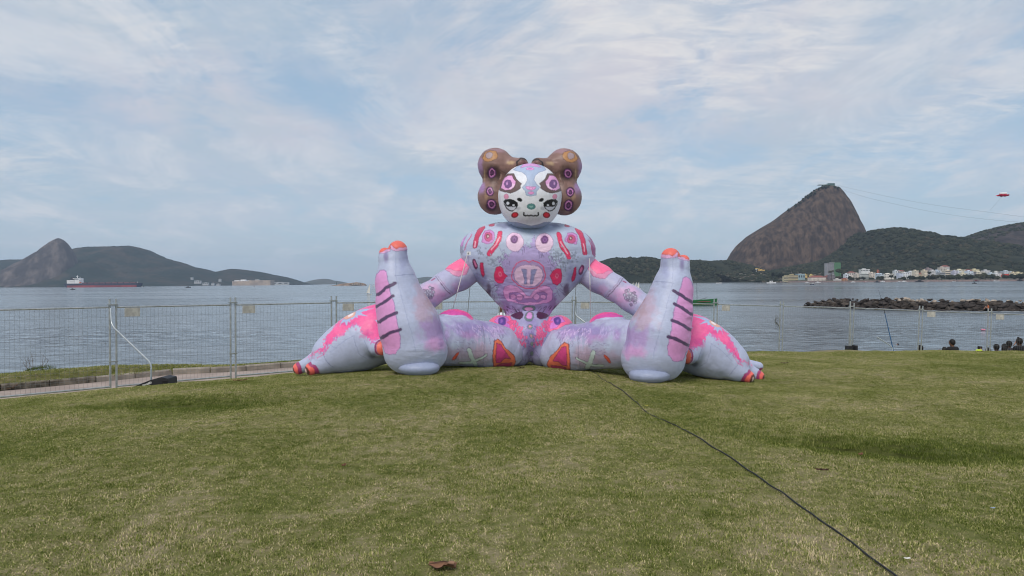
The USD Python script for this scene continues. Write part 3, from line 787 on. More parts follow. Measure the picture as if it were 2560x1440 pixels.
P.line(Z2([(300, 130), (240, 200), (190, 300), (172, 380)]), 7.5, (198, 140, 204), (140, 96, 150), .8); P.line(Z2([(1930, 160), (1985, 250), (2020, 360), (2032, 480)]), 8, (166, 104, 150), (120, 70, 112), .8)
P.line(Z2([(330, 200), (270, 300), (228, 420)]), 1.8, (196, 70, 130)); P.line(Z2([(1950, 280), (1990, 370), (2000, 480)]), 1.8, (170, 60, 116))
for x, y, s in ((440, 440, 1), (600, 580, 2), (1500, 470, 3), (1560, 520, 6), (1620, 640, 4), (1760, 510, 5), (190, 420, 7)):
    r_ = np.random.default_rng(s)
    for _ in range(20):
        cx, cy = Z2([(x + r_.normal(0, 38), y + r_.normal(0, 42))])[0]
        P.ell(cx, cy, 1.7, 2.0, (134, 140, 160)); P.ell(cx, cy, .8, 1.0, (165, 176, 196))
P.ell(*Z2([(374, 612)])[0], 4.8, 12.4, (112, 52, 92), (80, 36, 66), .8, rot=-10); P.ell(*Z2([(378, 610)])[0], 2.6, 7.4, (218, 122, 164), rot=-10)
P.ell(*Z2([(1846, 690)])[0], 4.6, 12, (112, 52, 92), (80, 36, 66), .8, rot=14); P.ell(*Z2([(1842, 692)])[0], 2.6, 7.4, (218, 122, 164), rot=14)
P.poly(Z2([(450, 592), (480, 595), (490, 660), (500, 760), (488, 790), (462, 750), (448, 670)]), (206, 48, 92), (120, 30, 60), 1.0)
P.poly(Z2([(1780, 655), (1750, 665), (1735, 730), (1712, 800), (1722, 848), (1752, 830), (1772, 750)]), (206, 48, 92), (120, 30, 60), 1.0)
P.poly(Z2([(670, 655), (720, 645), (760, 680), (775, 730), (822, 772), (790, 810), (760, 870), (700, 880), (650, 830), (640, 760)]), (232, 58, 108), (150, 34, 72), 1.1); P.ell(*Z2([(720, 750)])[0], 4.4, 5.8, (240, 130, 160)); P.ell(*Z2([(720, 750)])[0], 2.4, 3.4, (224, 70, 116))
P.poly(Z2([(1555, 680), (1500, 675), (1455, 715), (1412, 775), (1435, 830), (1460, 885), (1510, 897), (1560, 860), (1573, 790), (1565, 720)]), (232, 58, 108), (150, 34, 72), 1.1); P.ell(*Z2([(1503, 774)])[0], 4.0, 5.6, (240, 130, 160)); P.ell(*Z2([(1503, 774)])[0], 2.2, 3.2, (224, 70, 116))
P.poly(Z2([(1010, 580), (1075, 570), (1120, 600), (1165, 570), (1250, 592), (1318, 662), (1345, 760), (1330, 828), (1260, 905), (1190, 936), (1070, 940), (980, 900), (902, 825), (888, 765), (908, 672), (955, 610)]), (178, 152, 200), (226, 84, 122), 2.4)
P.poly(Z2([(1000, 640), (1110, 625), (1230, 640), (1300, 690), (1318, 760), (1290, 840), (1200, 905), (1090, 915), (1000, 895), (935, 820), (915, 750), (945, 680)]), (236, 200, 230), (132, 98, 150), .8)
P.soft(*Z2([(1190, 700)])[0], 10, 18, (230, 206, 228), .8, .3)
P.poly(Z2([(1020, 685), (1085, 690), (1090, 880), (1065, 880), (1050, 770)]), (152, 152, 196), (110, 100, 150), .8); P.poly(Z2([(1222, 685), (1150, 690), (1143, 880), (1168, 880), (1190, 770)]), (152, 152, 196), (110, 100, 150), .8)
P.poly(Z2([(765, 985), (790, 930), (860, 905), (950, 920), (1020, 970), (1080, 1050), (1130, 1055), (1180, 990), (1250, 930), (1330, 908), (1410, 930), (1445, 1000), (1435, 1100), (1380, 1140), (1200, 1170), (1090, 1175), (950, 1145), (830, 1120), (785, 1060)]), (224, 160, 212), (132, 92, 146), 1.0)
P.poly(Z2([(850, 1015), (930, 995), (1000, 1010), (1045, 1060), (1050, 1090), (1165, 1090), (1190, 1050), (1240, 1005), (1330, 1000), (1370, 1025), (1360, 1090), (1300, 1110), (1250, 1135), (960, 1135), (940, 1105), (860, 1090)]), (166, 126, 184), (120, 86, 140), .8)
for x, y, a, b in ((905, 1065, 6.6, 5.2), (990, 1070, 7.4, 7.4), (1225, 1065, 7.0, 7.4), (1315, 1062, 6.8, 5.2)):
    P.ell(*Z2([(x, y)])[0], a, b, (224, 160, 212), (110, 78, 132), .7)
P.ell(*Z2([(1120, 1225)])[0], 16, 6.8, (108, 122, 128), (70, 76, 84), .8); P.ell(*Z2([(1118, 1230)])[0], 11, 4.2, (222, 150, 200), (80, 80, 96), .7)
for s in (-1, 1):
    P.strokes(1319 + s * 52 - 34, 1319 + s * 52 + 34, 764, 780, 24, 8, 1.0, (78, 62, 92), 90 + 30 * s, 25, 20 + s)
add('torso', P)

# --- pelvis
f = union([ell_sdf(1252, 832, 13.95, 40, 44, 62), ell_sdf(1398, 832, 13.95, 40, 44, 62), ell_sdf(1325, 838, 13.9, 64, 54, 70), ell_sdf(1296, 874, 13.9, 36, 42, 58), ell_sdf(1353, 874, 13.9, 36, 42, 58), ell_sdf(1322, 796, 14.0, 52, 26, 50)], .09)
m = surface_net(f, *f.box, .014)
P = Paint(pucker(m, .005, (14, 14, 4), 8, .006), (158, 156, 192), noise=.12)
P.soft(1327, 850, 22, 80, (140, 124, 178), .9, .4)
for c in (None, 2125):
    M = (lambda p: Z8(p)) if c is None else (lambda p: Z8([(c - x, y) for x, y in p]))
    P.poly(M([(120, 560), (230, 440), (400, 390), (560, 380), (640, 440), (700, 560), (715, 660), (660, 760), (520, 720), (300, 620)]), (240, 106, 150), (170, 60, 104), 1.0, jag=1.5)
    P.poly(M([(310, 540), (380, 445), (500, 420), (590, 480), (650, 610), (620, 700), (480, 660), (400, 580)]), (206, 124, 202), (140, 76, 146), .8)
    P.ell(*M([(470, 535)])[0], 9.2, 9.6, (94, 70, 146), (66, 48, 100), .7); P.ell(*M([(462, 535)])[0], 3.3, 3.8, (142, 100, 178))
    r_ = np.random.default_rng(6)
    for k in range(60):
        t = r_.uniform(0, 1)
        cx, cy = M([(700 + 200 * t + r_.normal(0, 55), 520 + 500 * t + r_.normal(0, 40))])[0]
        P.ell(cx, cy, r_.uniform(1.2, 4.2) * (1.15 - .5 * t), r_.uniform(1.4, 4.6), (226, 100, 146), (180, 80, 130), .4)
    P.poly(M([(660, 420), (695, 310), (780, 285), (860, 310), (915, 390), (900, 450), (850, 490), (760, 480)]), (78, 38, 72), (50, 26, 50), 1.0)
P.strokes(1305, 1345, 815, 905, 60, 7, 1.1, (112, 92, 148), 75, 50, 31)
P.ell(*Z8([(1050, 440)])[0], 10.6, 12, (108, 128, 132), (70, 80, 86), .9); P.ell(*Z8([(1048, 428)])[0], 6.8, 8.4, (206, 146, 204), (80, 86, 96), .7)
for x, y, a, b, ia, ib, c in ((1072, 660, 5.4, 5.8, 2.2, 2.6, (236, 130, 150)), (1090, 858, 4.2, 5.6, 1.7, 2.8, (228, 120, 150)), (1100, 1022, 3, 4.6, 1.2, 2, (130, 130, 132)), (1105, 1225, 2.8, 4.6, 1.2, 2, (118, 116, 126))):
    P.ell(*Z8([(x, y)])[0], a, b, (112, 130, 132), (70, 76, 84), .8); P.ell(*Z8([(x, y)])[0], ia, ib, c)
add('pelvis', P)


# --- legs, feet, arms, hands: drawn for the figure's right side (left in the photograph) and mapped to the other one
def mirror_map(c, dy, sx=1.0, x0=None):
    """From the other side's photograph measures back to this side's."""
    return lambda q: np.stack([c - q[:, 0], q[:, 1] - dy], -1)


def sided(joints, side, c, dy, dd=0.0):
    return joints if side < 0 else [(c - x, y + dy, d + dd, r) for x, y, d, r in joints]


def leg(side):
    c, dy = 2657, 7
    J = sided([(1075, 852, 12.75, 60), (1120, 852, 13.0, 58), (1165, 855, 13.25, 57), (1218, 862, 13.45, 55), (1252, 868, 13.55, 48), (1272, 879, 13.6, 38)], side, c, dy)
    f = union([chain_sdf(J, .12)] + [ell_sdf(*(x if side < 0 else c - x, y + (dy if side > 0 else 0), d), a, b, e) for x, y, d, a, b, e in ((1136, 812, 13.5, 52, 39, 36),)], .06)
    m = surface_net(f, *f.box, .0135)
    p = Paint(pucker(m, .006, (16, 16, 5), 12 + side, .007), (172, 176, 202), mp=None if side < 0 else mirror_map(c, dy), noise=.10, seed=2)
    p.soft(1185, 822, 95, 26, (146, 132, 182), .9, .5); p.soft(1150, 885, 60, 26, (178, 160, 184), .8, .5); p.soft(1200, 885, 36, 34, (184, 158, 180), .75, .4, 12, (1, 1, .4)); p.soft(1172, 838, 30, 16, (180, 138, 190), .7, .7); p.soft(1240, 826, 26, 18, (178, 150, 200), .7, .7)
    p.soft(1138, 862, 22, 14, (178, 190, 212), .7, .7); p.soft(1115, 836, 12, 24, (168, 138, 190), .8, .5)
    p.strokes(1105, 1160, 806, 835, 26, 9, 1.0, (186, 172, 214), 80, 25, 41); p.strokes(1180, 1262, 812, 856, 60, 8, 1.1, (206, 184, 220), 70, 30, 42); p.strokes(1180, 1262, 812, 860, 34, 7, .8, (122, 112, 150), 70, 30, 43); p.strokes(1190, 1215, 850, 890, 18, 22, .8, (196, 176, 200), 92, 10, 44)
    p.strokes(1120, 1180, 850, 885, 16, 9, .8, (132, 122, 158), 10, 40, 45)
    p.line([(1206, 812), (1212, 840), (1210, 880), (1206, 915)], .9, (128, 122, 152)); p.line([(1150, 880), (1200, 878), (1240, 874)], .7, (150, 140, 168))
    p.poly([(1080, 760), (1180, 760), (1182, 800), (1165, 789), (1150, 787), (1120, 784), (1096, 785)], (226, 84, 150), (160, 60, 110), .9, jag=1)
    p.poly([(1092, 784), (1130, 776), (1164, 784), (1180, 800), (1165, 791), (1150, 788), (1120, 786)], (204, 80, 158))
    OR = (230, 118, 88)
    p.poly(Z7([(888, 470), (925, 450), (955, 468), (1010, 540), (1085, 605), (1112, 680), (1085, 740), (878, 745), (878, 640)]), OR, (92, 50, 56), 1.4)
    p.poly(Z7([(915, 490), (960, 505), (1010, 585), (1050, 645), (1000, 640), (955, 682), (910, 692)]), (202, 68, 128), (92, 44, 66), 1.1)
    p.poly(Z7([(915, 738), (920, 718), (965, 698), (1072, 690), (1050, 735)]), (192, 60, 104), (92, 44, 66), 1.0)
    p.line(Z7([(632, 555), (655, 630), (700, 715)]), 9.5, (196, 212, 210), (78, 78, 92), 1.1); p.line(Z7([(805, 612), (700, 668), (650, 688), (535, 692)]), 5, (196, 212, 210), (78, 78, 92), 1.1); p.line(Z7([(632, 555), (655, 630), (700, 715)]), 9.5, (196, 212, 210)); p.line(Z7([(540, 692), (640, 690)]), 2.5, (196, 212, 210))
    p.ell(*Z7([(490, 622)])[0], 3.4, 12.5, (216, 92, 72), (120, 50, 56), 1.0, rot=38)
    p.line([(1232, 920), (1233, 870), (1236, 850)], .8, (90, 60, 80))
    add('leg', p)


def foot(side):
    c, dy = 2671, 18.5
    S = lambda J: sided(J, side, c, dy)
    body = chain_sdf(S([(1036, 861, 12.4, 76), (1022, 812, 12.4, 73), (1004, 762, 12.42, 60), (990, 705, 12.45, 47), (984, 655, 12.48, 36.5)]), .14)
    heel = chain_sdf(S([(1008, 884, 12.35, 44), (1070, 882, 12.4, 46)]), .1)
    toe = chain_sdf(S([(993, 660, 12.42, 25), (994.5, 625, 12.42, 24)]), .1)
    toe2 = chain_sdf(S([(963, 664, 12.58, 17), (962.5, 634, 12.6, 15.5)]), .1)
    f1 = union([body, heel], .14)
    f2 = union([f1, toe], .05)
    f = union([f2, toe2], .02)
    f.box = (np.min([g.box[0] for g in (body, heel, toe, toe2)], 0), np.max([g.box[1] for g in (body, heel, toe, toe2)], 0))
    m = surface_net(f, *f.box, .0125)
    p = Paint(pucker(m, .006, (5, 5, 15), 22 + side, .008), (174, 182, 208), mp=None if side < 0 else mirror_map(c, dy), noise=.07, seed=5)
    p.soft(*Z3([(420, 230)])[0], 14, 60, (146, 150, 190), .5, .5)
    p.soft(*Z3([(640, 740)])[0], 44, 66, (182, 158, 178), .8, .75, 7); p.soft(*Z3([(600, 560)])[0], 28, 40, (184, 166, 186), .6, .8, 7); p.soft(*Z3([(700, 660)])[0], 24, 40, (168, 140, 146), .6, .8, 9); p.soft(*Z3([(690, 960)])[0], 42, 42, (172, 146, 196), .9, .7, 8)
    p.soft(*Z3([(740, 1090)])[0], 36, 26, (204, 156, 204), .9, .5, 9); p.soft(*Z3([(790, 940)])[0], 12, 50, (160, 134, 186), .8, .5); p.soft(*Z3([(560, 1020)])[0], 18, 26, (176, 160, 204), .6, .8)
    p.soft(*Z3([(500, 1000)])[0], 34, 40, (178, 186, 216), .5, .6)
    p.line(Z3([(340, 428), (440, 410), (545, 416)]), .8, (116, 124, 160)); p.line(Z3([(345, 190), (350, 430), (420, 700), (500, 980), (540, 1160)]), .6, (140, 150, 186)); p.line(Z3([(345, 175), (345, 80)]), .8, (170, 80, 90))
    p.poly(Z3([(225, 370), (250, 385), (262, 440), (280, 520), (298, 600), (328, 690), (338, 780), (353, 860), (373, 950), (390, 1040), (387, 1120), (345, 1178), (292, 1190), (250, 1172), (225, 1110), (150, 1000), (120, 850), (110, 700), (120, 560), (160, 420), (195, 378)]), (216, 152, 206), (134, 106, 158), 1.3, jag=1.2)
    for a in ([(110, 630), (178, 602), (255, 545), (340, 497)], [(110, 740), (175, 718), (250, 672), (326, 625)], [(110, 890), (190, 872), (265, 822), (354, 786)], [(150, 1040), (207, 1030), (290, 982), (392, 950)]):
        p.line(Z3(a), 6.6, (86, 66, 102), (66, 50, 82), .5)
    k = to_px(p.v) if side < 0 else p.q
    big = [(292, 20), (470, 20), (462, 178), (405, 182), (345, 182), (292, 165)]
    p.poly(Z3(big), (222, 170, 208), (120, 108, 146), .9); p.poly(Z3([(290, 20), (472, 20), (462, 145), (420, 150), (385, 146), (350, 160), (318, 135), (290, 120)]), (226, 108, 96), (150, 80, 80), .7)
    p.poly(Z3([(150, 60), (291, 60), (291, 185), (240, 204), (150, 210)]), (222, 170, 208), (120, 108, 146), .9); p.poly(Z3([(150, 60), (291, 60), (291, 168), (245, 172), (215, 192), (150, 200)]), (226, 108, 96), (150, 80, 80), .7)
    p.soft(*Z3([(255, 240)])[0], 9, 20, (124, 112, 154), .8, .3)
    add('foot', p)
    # the heel pad sewn on under the sole
    h = ell_sdf(*((1047, 919) if side < 0 else (c - 1047, 919 + dy)), 12.19, 52, 22, 45, tilt=.02 * side)
    m = surface_net(h, *h.box, .0135)
    p = Paint(pucker(m, .006, (5, 5, 18), 33 + side, .006), (148, 158, 184), mp=None if side < 0 else mirror_map(c, dy), noise=.06)
    p.line([(998, 905), (1020, 896), (1060, 893), (1096, 896)], .9, (126, 138, 170))
    add('heel_pad', p)


def arm(side):
    c, dy = 2646, 6
    J = sided([(1184, 667, 14.05, 36.5), (1148, 691, 13.95, 34), (1110, 714, 13.8, 30.5), (1070, 740, 13.65, 30.5), (1030, 768, 13.5, 33)], side, c, dy)
    f = chain_sdf(J, .1)
    m = surface_net(f, *f.box, .0135)
    p = Paint(pucker(m, .005, (9, 9, 9), 42 + side, .006), (174, 174, 202), mp=None if side < 0 else mirror_map(c, dy), noise=.10, seed=9)
    p.soft(1150, 715, 36, 22, (150, 142, 184), .6, .5); p.soft(1085, 735, 44, 34, (196, 158, 196), .95, .4); p.soft(1075, 722, 30, 20, (206, 166, 200), .8, .5); p.soft(1140, 722, 14, 22, (186, 150, 186), .6, .7)
    p.poly(Z3([(830, 362), (900, 290), (990, 225), (1045, 205), (1085, 270), (1080, 320), (1030, 405), (960, 432), (900, 420), (870, 388)]), (214, 138, 174), (140, 90, 126), 1.0)
    p.poly(Z3([(835, 352), (900, 285), (990, 225), (1040, 210), (1058, 280), (1040, 330), (990, 378), (930, 378), (880, 352)]), (246, 110, 154), (190, 80, 124), .8)
    p.line(Z3([(735, 430), (790, 500), (880, 605)]), 1.6, (96, 78, 104)); p.line(Z3([(755, 425), (812, 500), (905, 600)]), 1.0, (132, 116, 142)); p.line(Z3([(700, 470), (730, 455)]), 2, (150, 70, 110))
    r_ = np.random.default_rng(4)
    for _ in range(34):
        x, y = Z3([(660 + r_.normal(0, 28), 600 + r_.normal(0, 28))])[0]
        p.ell(x, y, 3.0, 3.4, (150, 142, 164), (104, 98, 122), .8); p.ell(x, y, 1.3, 1.6, (186, 182, 202))
    for x, y in ((707, 550), (640, 640), (655, 685), (625, 570), (690, 640)):
        p.ell(*Z3([(x, y)])[0], 3.4, 3.0, (142, 122, 150), (92, 80, 110), .9)
    add('arm', p)


def hand(side):
    fw = (lambda x, y: (x, y)) if side < 0 else (lambda x, y: (1725 + (945 - x) * .87, y + 20))
    T = lambda J: [(*fw(x, y), d, r * (1 if side < 0 else .95)) for x, y, d, r in J]
    palm = chain_sdf(T([(1000, 800, 13.6, 52), (945, 836, 13.5, 73), (895, 856, 13.4, 69), (852, 874, 13.32, 56), (822, 886, 13.25, 42)]), .12)
    fa = chain_sdf(T([(850, 886, 13.2, 40), (812, 906, 13.1, 25), (778, 922, 13.03, 16)]), .08)
    fb = chain_sdf(T([(840, 878, 13.45, 36), (795, 898, 13.45, 21), (748, 921, 13.42, 15.5)]), .08)
    th = chain_sdf(T([(935, 850, 13.1, 40), (948, 868, 12.82, 22), (953, 871, 12.68, 19)]), .06)
    g = union([union([palm, fa], .07), th], .08)
    fs = [g, fb] if side < 0 else [g, fb, chain_sdf(T([(846, 866, 13.7, 30), (800, 890, 13.8, 17), (748, 896, 13.85, 12)]), .06)]
    f = union(fs, .03)
    f.box = (np.min([q.box[0] for q in (palm, fa, fb, th)], 0) - (0, 0, .05), np.max([q.box[1] for q in (palm, fa, fb, th)], 0) + (.02, .5, .05))
    m = surface_net(f, *f.box, .0135)
    p = Paint(pucker(m, .006, (8, 8, 8), 52 + side, .008), (174, 182, 208), mp=None if side < 0 else (lambda q: np.stack([945 - (q[:, 0] - 1725) / .87, q[:, 1] - 20], -1)), noise=.06, seed=3)
    MANE = [(1460, 280), (1365, 320), (1180, 380), (1040, 440), (880, 535), (760, 650), (680, 765), (615, 880), (550, 990), (345, 1085), (560, 1015), (596, 1000), (640, 890), (690, 905), (780, 800), (880, 730), (960, 670), (1060, 620), (1130, 720), (1200, 800), (1280, 850), (1460, 800)]
    p.poly(Z5(MANE), (196, 120, 176), jag=11, jscale=22)
    p.poly(Z5([(x, y - 14) for x, y in MANE]), (236, 96, 156), jag=7, jscale=30)
    p.soft(*Z5([(1220, 560)])[0], 24, 20, (246, 116, 166), .8, .7, 14); p.soft(*Z5([(820, 700)])[0], 18, 14, (248, 110, 164), .8, .7, 14); p.soft(*Z5([(1200, 760)])[0], 20, 14, (196, 70, 140), .6, .7, 14); p.soft(*Z5([(960, 600)])[0], 26, 7, (204, 76, 144), .6, .7, 14)
    p.poly(Z5([(1320, 545), (1440, 540), (1440, 620), (1375, 620)]), (166, 178, 210), jag=2)
    p.poly(Z5([(830, 640), (855, 560), (900, 530), (1050, 435), (1170, 405), (1300, 388), (1110, 458), (1215, 497), (1080, 482), (1072, 524), (1040, 505), (1000, 548), (972, 530), (975, 585), (945, 565), (918, 628), (895, 575), (850, 600)]), (164, 180, 214))
    p.ell(*Z5([(965, 490)])[0], 16.5, 5.6, (226, 168, 150), (190, 130, 130), .6, rot=-26); p.ell(*Z5([(982, 484)])[0], 8, 2.2, (240, 226, 226), rot=-26)
    p.line(Z5([(550, 985), (600, 1050), (700, 1180), (730, 1210)]), .8, (110, 118, 156)); p.line(Z5([(690, 900), (780, 950)]), .7, (130, 140, 176)); p.line(Z5([(1020, 770), (900, 830), (700, 1000)]), .6, (138, 148, 182))
    p.line(Z5([(1160, 830), (1230, 990), (1310, 1060)]), .8, (120, 130, 164)); p.line(Z5([(1020, 780), (1040, 900), (1100, 1030), (1200, 1090)]), .7, (130, 140, 172)); p.line(Z5([(560, 990), (610, 950), (660, 850)]), 1.4, (214, 70, 140)); p.line(Z5([(515, 1085), (600, 1040), (680, 920)]), 1.2, (214, 70, 140))
    p.soft(*Z5([(1280, 1050)])[0], 14, 10, (104, 108, 134), .8, .3)
    dep = at(*fw(790, 915), 13.25)[1]
    A = p.v[:, 1] < 13.24
    keep = p.front.copy()
    p.front = keep & ~A
    p.poly(Z5([(100, 1100), (245, 1118), (280, 1180), (326, 1320), (250, 1350), (100, 1350)]), (160, 62, 112), (110, 50, 90), .7); p.poly(Z5([(100, 1120), (215, 1140), (248, 1220), (268, 1350), (100, 1350)]), (232, 108, 98), (150, 60, 70), .7); p.poly(Z5([(100, 1195), (188, 1205), (206, 1250), (228, 1340), (100, 1340)]), (92, 50, 46))
    p.front = keep & A
    p.poly(Z5([(250, 1100), (420, 1130), (440, 1165), (490, 1180), (520, 1230), (560, 1300), (540, 1360), (250, 1360)]), (160, 62, 112), (110, 50, 90), .7); p.poly(Z5([(250, 1110), (385, 1148), (400, 1180), (450, 1205), (488, 1270), (492, 1360), (250, 1360)]), (232, 108, 98), (150, 60, 70), .7)
    p.poly(Z5([(250, 1180), (345, 1195), (378, 1220), (404, 1270), (408, 1350), (250, 1350)]), (92, 52, 46), (60, 34, 34), .6); p.ell(*Z5([(357, 1262)])[0], 2.3, 5.4, (224, 196, 190), rot=-12)
    p.ell(*Z5([(1392, 940)])[0], 16, 20.5, (136, 52, 98)); p.ell(*Z5([(1402, 945)])[0], 12.8, 17.5, (170, 160, 184)); p.ell(*Z5([(1408, 947)])[0], 12.2, 17, (230, 112, 98), (150, 60, 70), .7)
    p.front = keep
    add('hand', p)


for s in (-1, 1):
    leg(s); foot(s); arm(s); hand(s)

# ------------------------------------------------------------------ hills, rock peaks and the far shore
forest_m = mat('forest_floor', (.018, .025, .018), (.036, .040, .027), scale=.02, rough=.95, spec=.1, space='world', bump=6.0, bscale=.06, detail=8)
far_wood_m = mat('far_woodland', (.018, .032, .028), (.062, .054, .045), scale=.006, rough=.95, spec=.1, space='world', bump=10.0, bscale=.03, detail=9, lo=.42, hi=.72)
rock_m = mat('peak_rock', (.030, .022, .020), (.112, .078, .058), scale=.05, rough=.9, spec=.2, space='world', stretch=(1.3, 1.3, .07), bump=7.0, bscale=.04, detail=12, lo=.34, hi=.70)
rock_far_m = mat('far_peak_rock', (.045, .042, .046), (.14, .118, .11), scale=.014, rough=.9, spec=.2, space='world', stretch=(1, 1, .25), bump=8.0, bscale=.015, detail=10, lo=.4, hi=.7)
haze_isle_m = mat('island_scrub', (.05, .065, .05), (.09, .085, .07), scale=.004, rough=.95, spec=.1, space='world')


def hill(name, prof, D, Ds, back, m, rough=.05, nx=220, ny=56, power=1.7, seed=0, lump=0.0):
    """A ridge whose skyline follows prof (measured in the photograph) at distance D; its foot meets the water at Ds."""
    pts = np.array([at(x, y, D) for x, y in prof])
    h = PchipInterpolator(pts[:, 0], np.maximum(pts[:, 2] - SEA, .5))
    X = np.linspace(pts[0, 0], pts[-1, 0], nx)
    T = np.r_[np.linspace(0, 1, ny), 1 + np.linspace(0, 1, 16)[1:]]
    XX, TT = np.meshgrid(X, T, indexing='ij')
    YY = np.where(TT <= 1, Ds + (D - Ds) * TT, D + back * (TT - 1))
    S = np.where(TT <= 1, 1 - np.clip(1 - TT, 0, 1) ** power, 1 - (TT - 1) ** 2)
    q = np.stack([XX * .004, YY * .004, 0 * XX + seed], -1)
    nz = fbm(q, 5) - .5
    gul = np.abs(fbm(q * 1.7 + 9, 4) - .5) * 2
    H = h(XX) * S * (1 + (nz * 1.6 - gul * .5) * (1 - S) * 1.0)
    H = H + h(XX) * rough * (fbm(q * 3 + 4, 4) - .5) * np.sqrt(np.clip(S, 0, 1)) * (TT < 1.0) * (1 - np.clip(TT, 0, 1) ** 6)
    H = H + h(XX) * (.055 if D > 4000 else .02) * (fbm(np.stack([XX * .012, YY * .012, 0 * XX + seed], -1), 4) - .5) * np.clip(S, 0, 1)
    if lump:
        H = H + lump * (vnoise(np.stack([XX / 9, YY / 9, 0 * XX], -1)) - .5) * np.clip(H / 20, 0, 1)
    Zz = SEA - .6 + np.maximum(H, 0)
    obj(name, up_facing(sheet(XX, YY, Zz)), m, smooth=True, kind='structure')
    from scipy.interpolate import RegularGridInterpolator
    return RegularGridInterpolator((X, T), Zz, bounds_error=False, fill_value=SEA), (X[0], X[-1], D, Ds, back)


def peak(name, left, right, D, m, depth, seed, top, rings=150, seg=220):
    """A bare rock monolith: level sections between the two edges of its outline."""
    L = np.array([at(x, y, D) for x, y in left]); Rr = np.array([at(x, y, D) for x, y in right])
    L, Rr = L[np.argsort(L[:, 2])], Rr[np.argsort(Rr[:, 2])]
    zt = min(L[-1, 2], Rr[-1, 2])
    zs = np.r_[np.linspace(SEA - 1, zt - 4, rings), zt]
    xl, xr = np.interp(zs, L[:, 2], L[:, 0]), np.interp(zs, Rr[:, 2], Rr[:, 0])
    a = np.linspace(0, 2 * np.pi, seg, endpoint=False)
    V = []
    for z, x0, x1 in zip(zs, xl, xr):
        c, w = (x0 + x1) / 2, max((x1 - x0) / 2, 1)
        e = .86
        ca, sa = np.sign(np.cos(a)) * np.abs(np.cos(a)) ** e, np.sign(np.sin(a)) * np.abs(np.sin(a)) ** e
        V.append(np.stack([c + w * ca, D + (18 if depth < .8 else 30) * (z - zt) / max(zt, 1) * 0 + w * depth * sa, np.full(seg, z)], -1))
    V = np.array(V)
    n = np.stack([np.cos(a), np.sin(a), 0 * a], -1)[None]
    rib = (fbm(np.stack([V[..., 0] * .035, V[..., 1] * .035, V[..., 2] * .004 + seed], -1), 4) - .5) * 26 + (fbm(V * .012 + seed, 4) - .5) * 26
    edge = np.abs(n[..., 0]) ** 3
    V = V + n * (rib * (1 - .8 * edge))[..., None]
    V[-1] = V[-2].mean(0)[None]; V[-1][:, 2] = zt
    i, j = np.meshgrid(np.arange(len(zs) - 1), np.arange(seg), indexing='ij')
    q = np.stack([i * seg + j, i * seg + (j + 1) % seg, (i + 1) * seg + (j + 1) % seg, (i + 1) * seg + j], -1).reshape(-1, 4)
    mesh = trimesh.Trimesh(V.reshape(-1, 3), np.vstack([q[:, [0, 1, 2]], q[:, [0, 2, 3]]]), process=False)
    if mesh.volume < 0:
        mesh.invert()
    obj(name, mesh, m, smooth=True, kind='structure')


# across the bay (left)
hill('far_hill', [(-200, 660), (-100, 652), (0, 651), (40, 648), (70, 649), (110, 662), (170, 690), (230, 716)], 6400, 5600, 900, far_wood_m, seed=2)
peak('rock_peak', [(-60, 722), (-20, 700), (10, 682), (40, 664), (62, 652), (80, 640), (97, 630), (112, 616), (125, 606), (136, 600), (144, 595)], [(148, 595), (157, 601), (166, 609), (172, 619), (179, 633), (186, 654), (194, 686), (206, 722)], 5000, rock_far_m, .8, 3, 594)
hill('wooded_range', [(120, 716), (150, 670), (175, 640), (192, 628), (225, 618), (258, 616), (280, 617), (300, 614.5), (318, 615), (343, 618), (360, 627), (375, 636), (395, 643), (412, 648), (440, 655), (455, 664), (480, 668), (520, 680), (545, 688), (580, 698), (640, 712)], 5700, 4700, 900, far_wood_m, rough=.10, seed=5, lump=6)
hill('wooded_range', [(490, 716), (520, 692), (545, 684), (565, 676), (585, 672.5), (605, 674), (622, 676), (645, 680), (665, 685), (690, 690), (706, 695), (722, 701), (735, 706), (755, 710)], 6000, 5300, 700, far_wood_m, rough=.08, seed=7, lump=5)
hill('far_island', [(752, 712), (762, 708), (780, 701), (800, 697.5), (815, 697), (830, 701), (845, 703), (858, 708.5), (864, 711)], 9800, 9300, 700, haze_isle_m, seed=9)
hill('far_island', [(1012, 710), (1030, 700), (1050, 694), (1070, 692), (1090, 693), (1110, 700), (1135, 709)], 9800, 9300, 700, haze_isle_m, seed=11)
# the near shore (right)
cara, cb = hill('wooded_hill', [(1390, 711), (1415, 690), (1440, 672), (1470, 660), (1500, 653), (1527, 645), (1542, 643.5), (1555, 646.5), (1577, 645.5), (1592, 648), (1607, 645), (1630, 647), (1649, 651), (1690, 655), (1724, 653), (1750, 650), (1780, 652), (1814, 652.5), (1845, 658), (1879, 666), (1902, 675), (1935, 684), (1985, 692), (2030, 699), (2070, 708)], 2480, 2300, 260, forest_m, seed=13, nx=300)
peak('sugarloaf_peak', [(1740, 715), (1775, 690), (1805, 665), (1822, 650), (1832, 632), (1847, 613), (1870, 592), (1903, 571), (1935, 551), (1962, 531), (1990, 510), (2010, 496), (2024, 484), (2040, 473), (2055, 466), (2068, 462)], [(2078, 462), (2098, 469), (2107, 480), (2121, 500), (2131, 520), (2141, 541), (2149, 561), (2155, 582), (2172, 620), (2200, 660), (2250, 712)], 2950, rock_m, .62, 1, 460)
urca, ub = hill('wooded_hill', [(1850, 712), (1880, 700), (1905, 691), (1960, 674), (2010, 664), (2060, 654), (2110, 628), (2140, 598), (2158, 581), (2190, 575.5), (2210, 574), (2232, 572), (2260, 577), (2282, 584), (2330, 592), (2355, 598), (2380, 600.5), (2400, 602), (2425, 622), (2450, 650), (2490, 690), (2540, 712)], 2400, 1720, 300, forest_m, rough=.09, seed=15, nx=320, power=1.5)
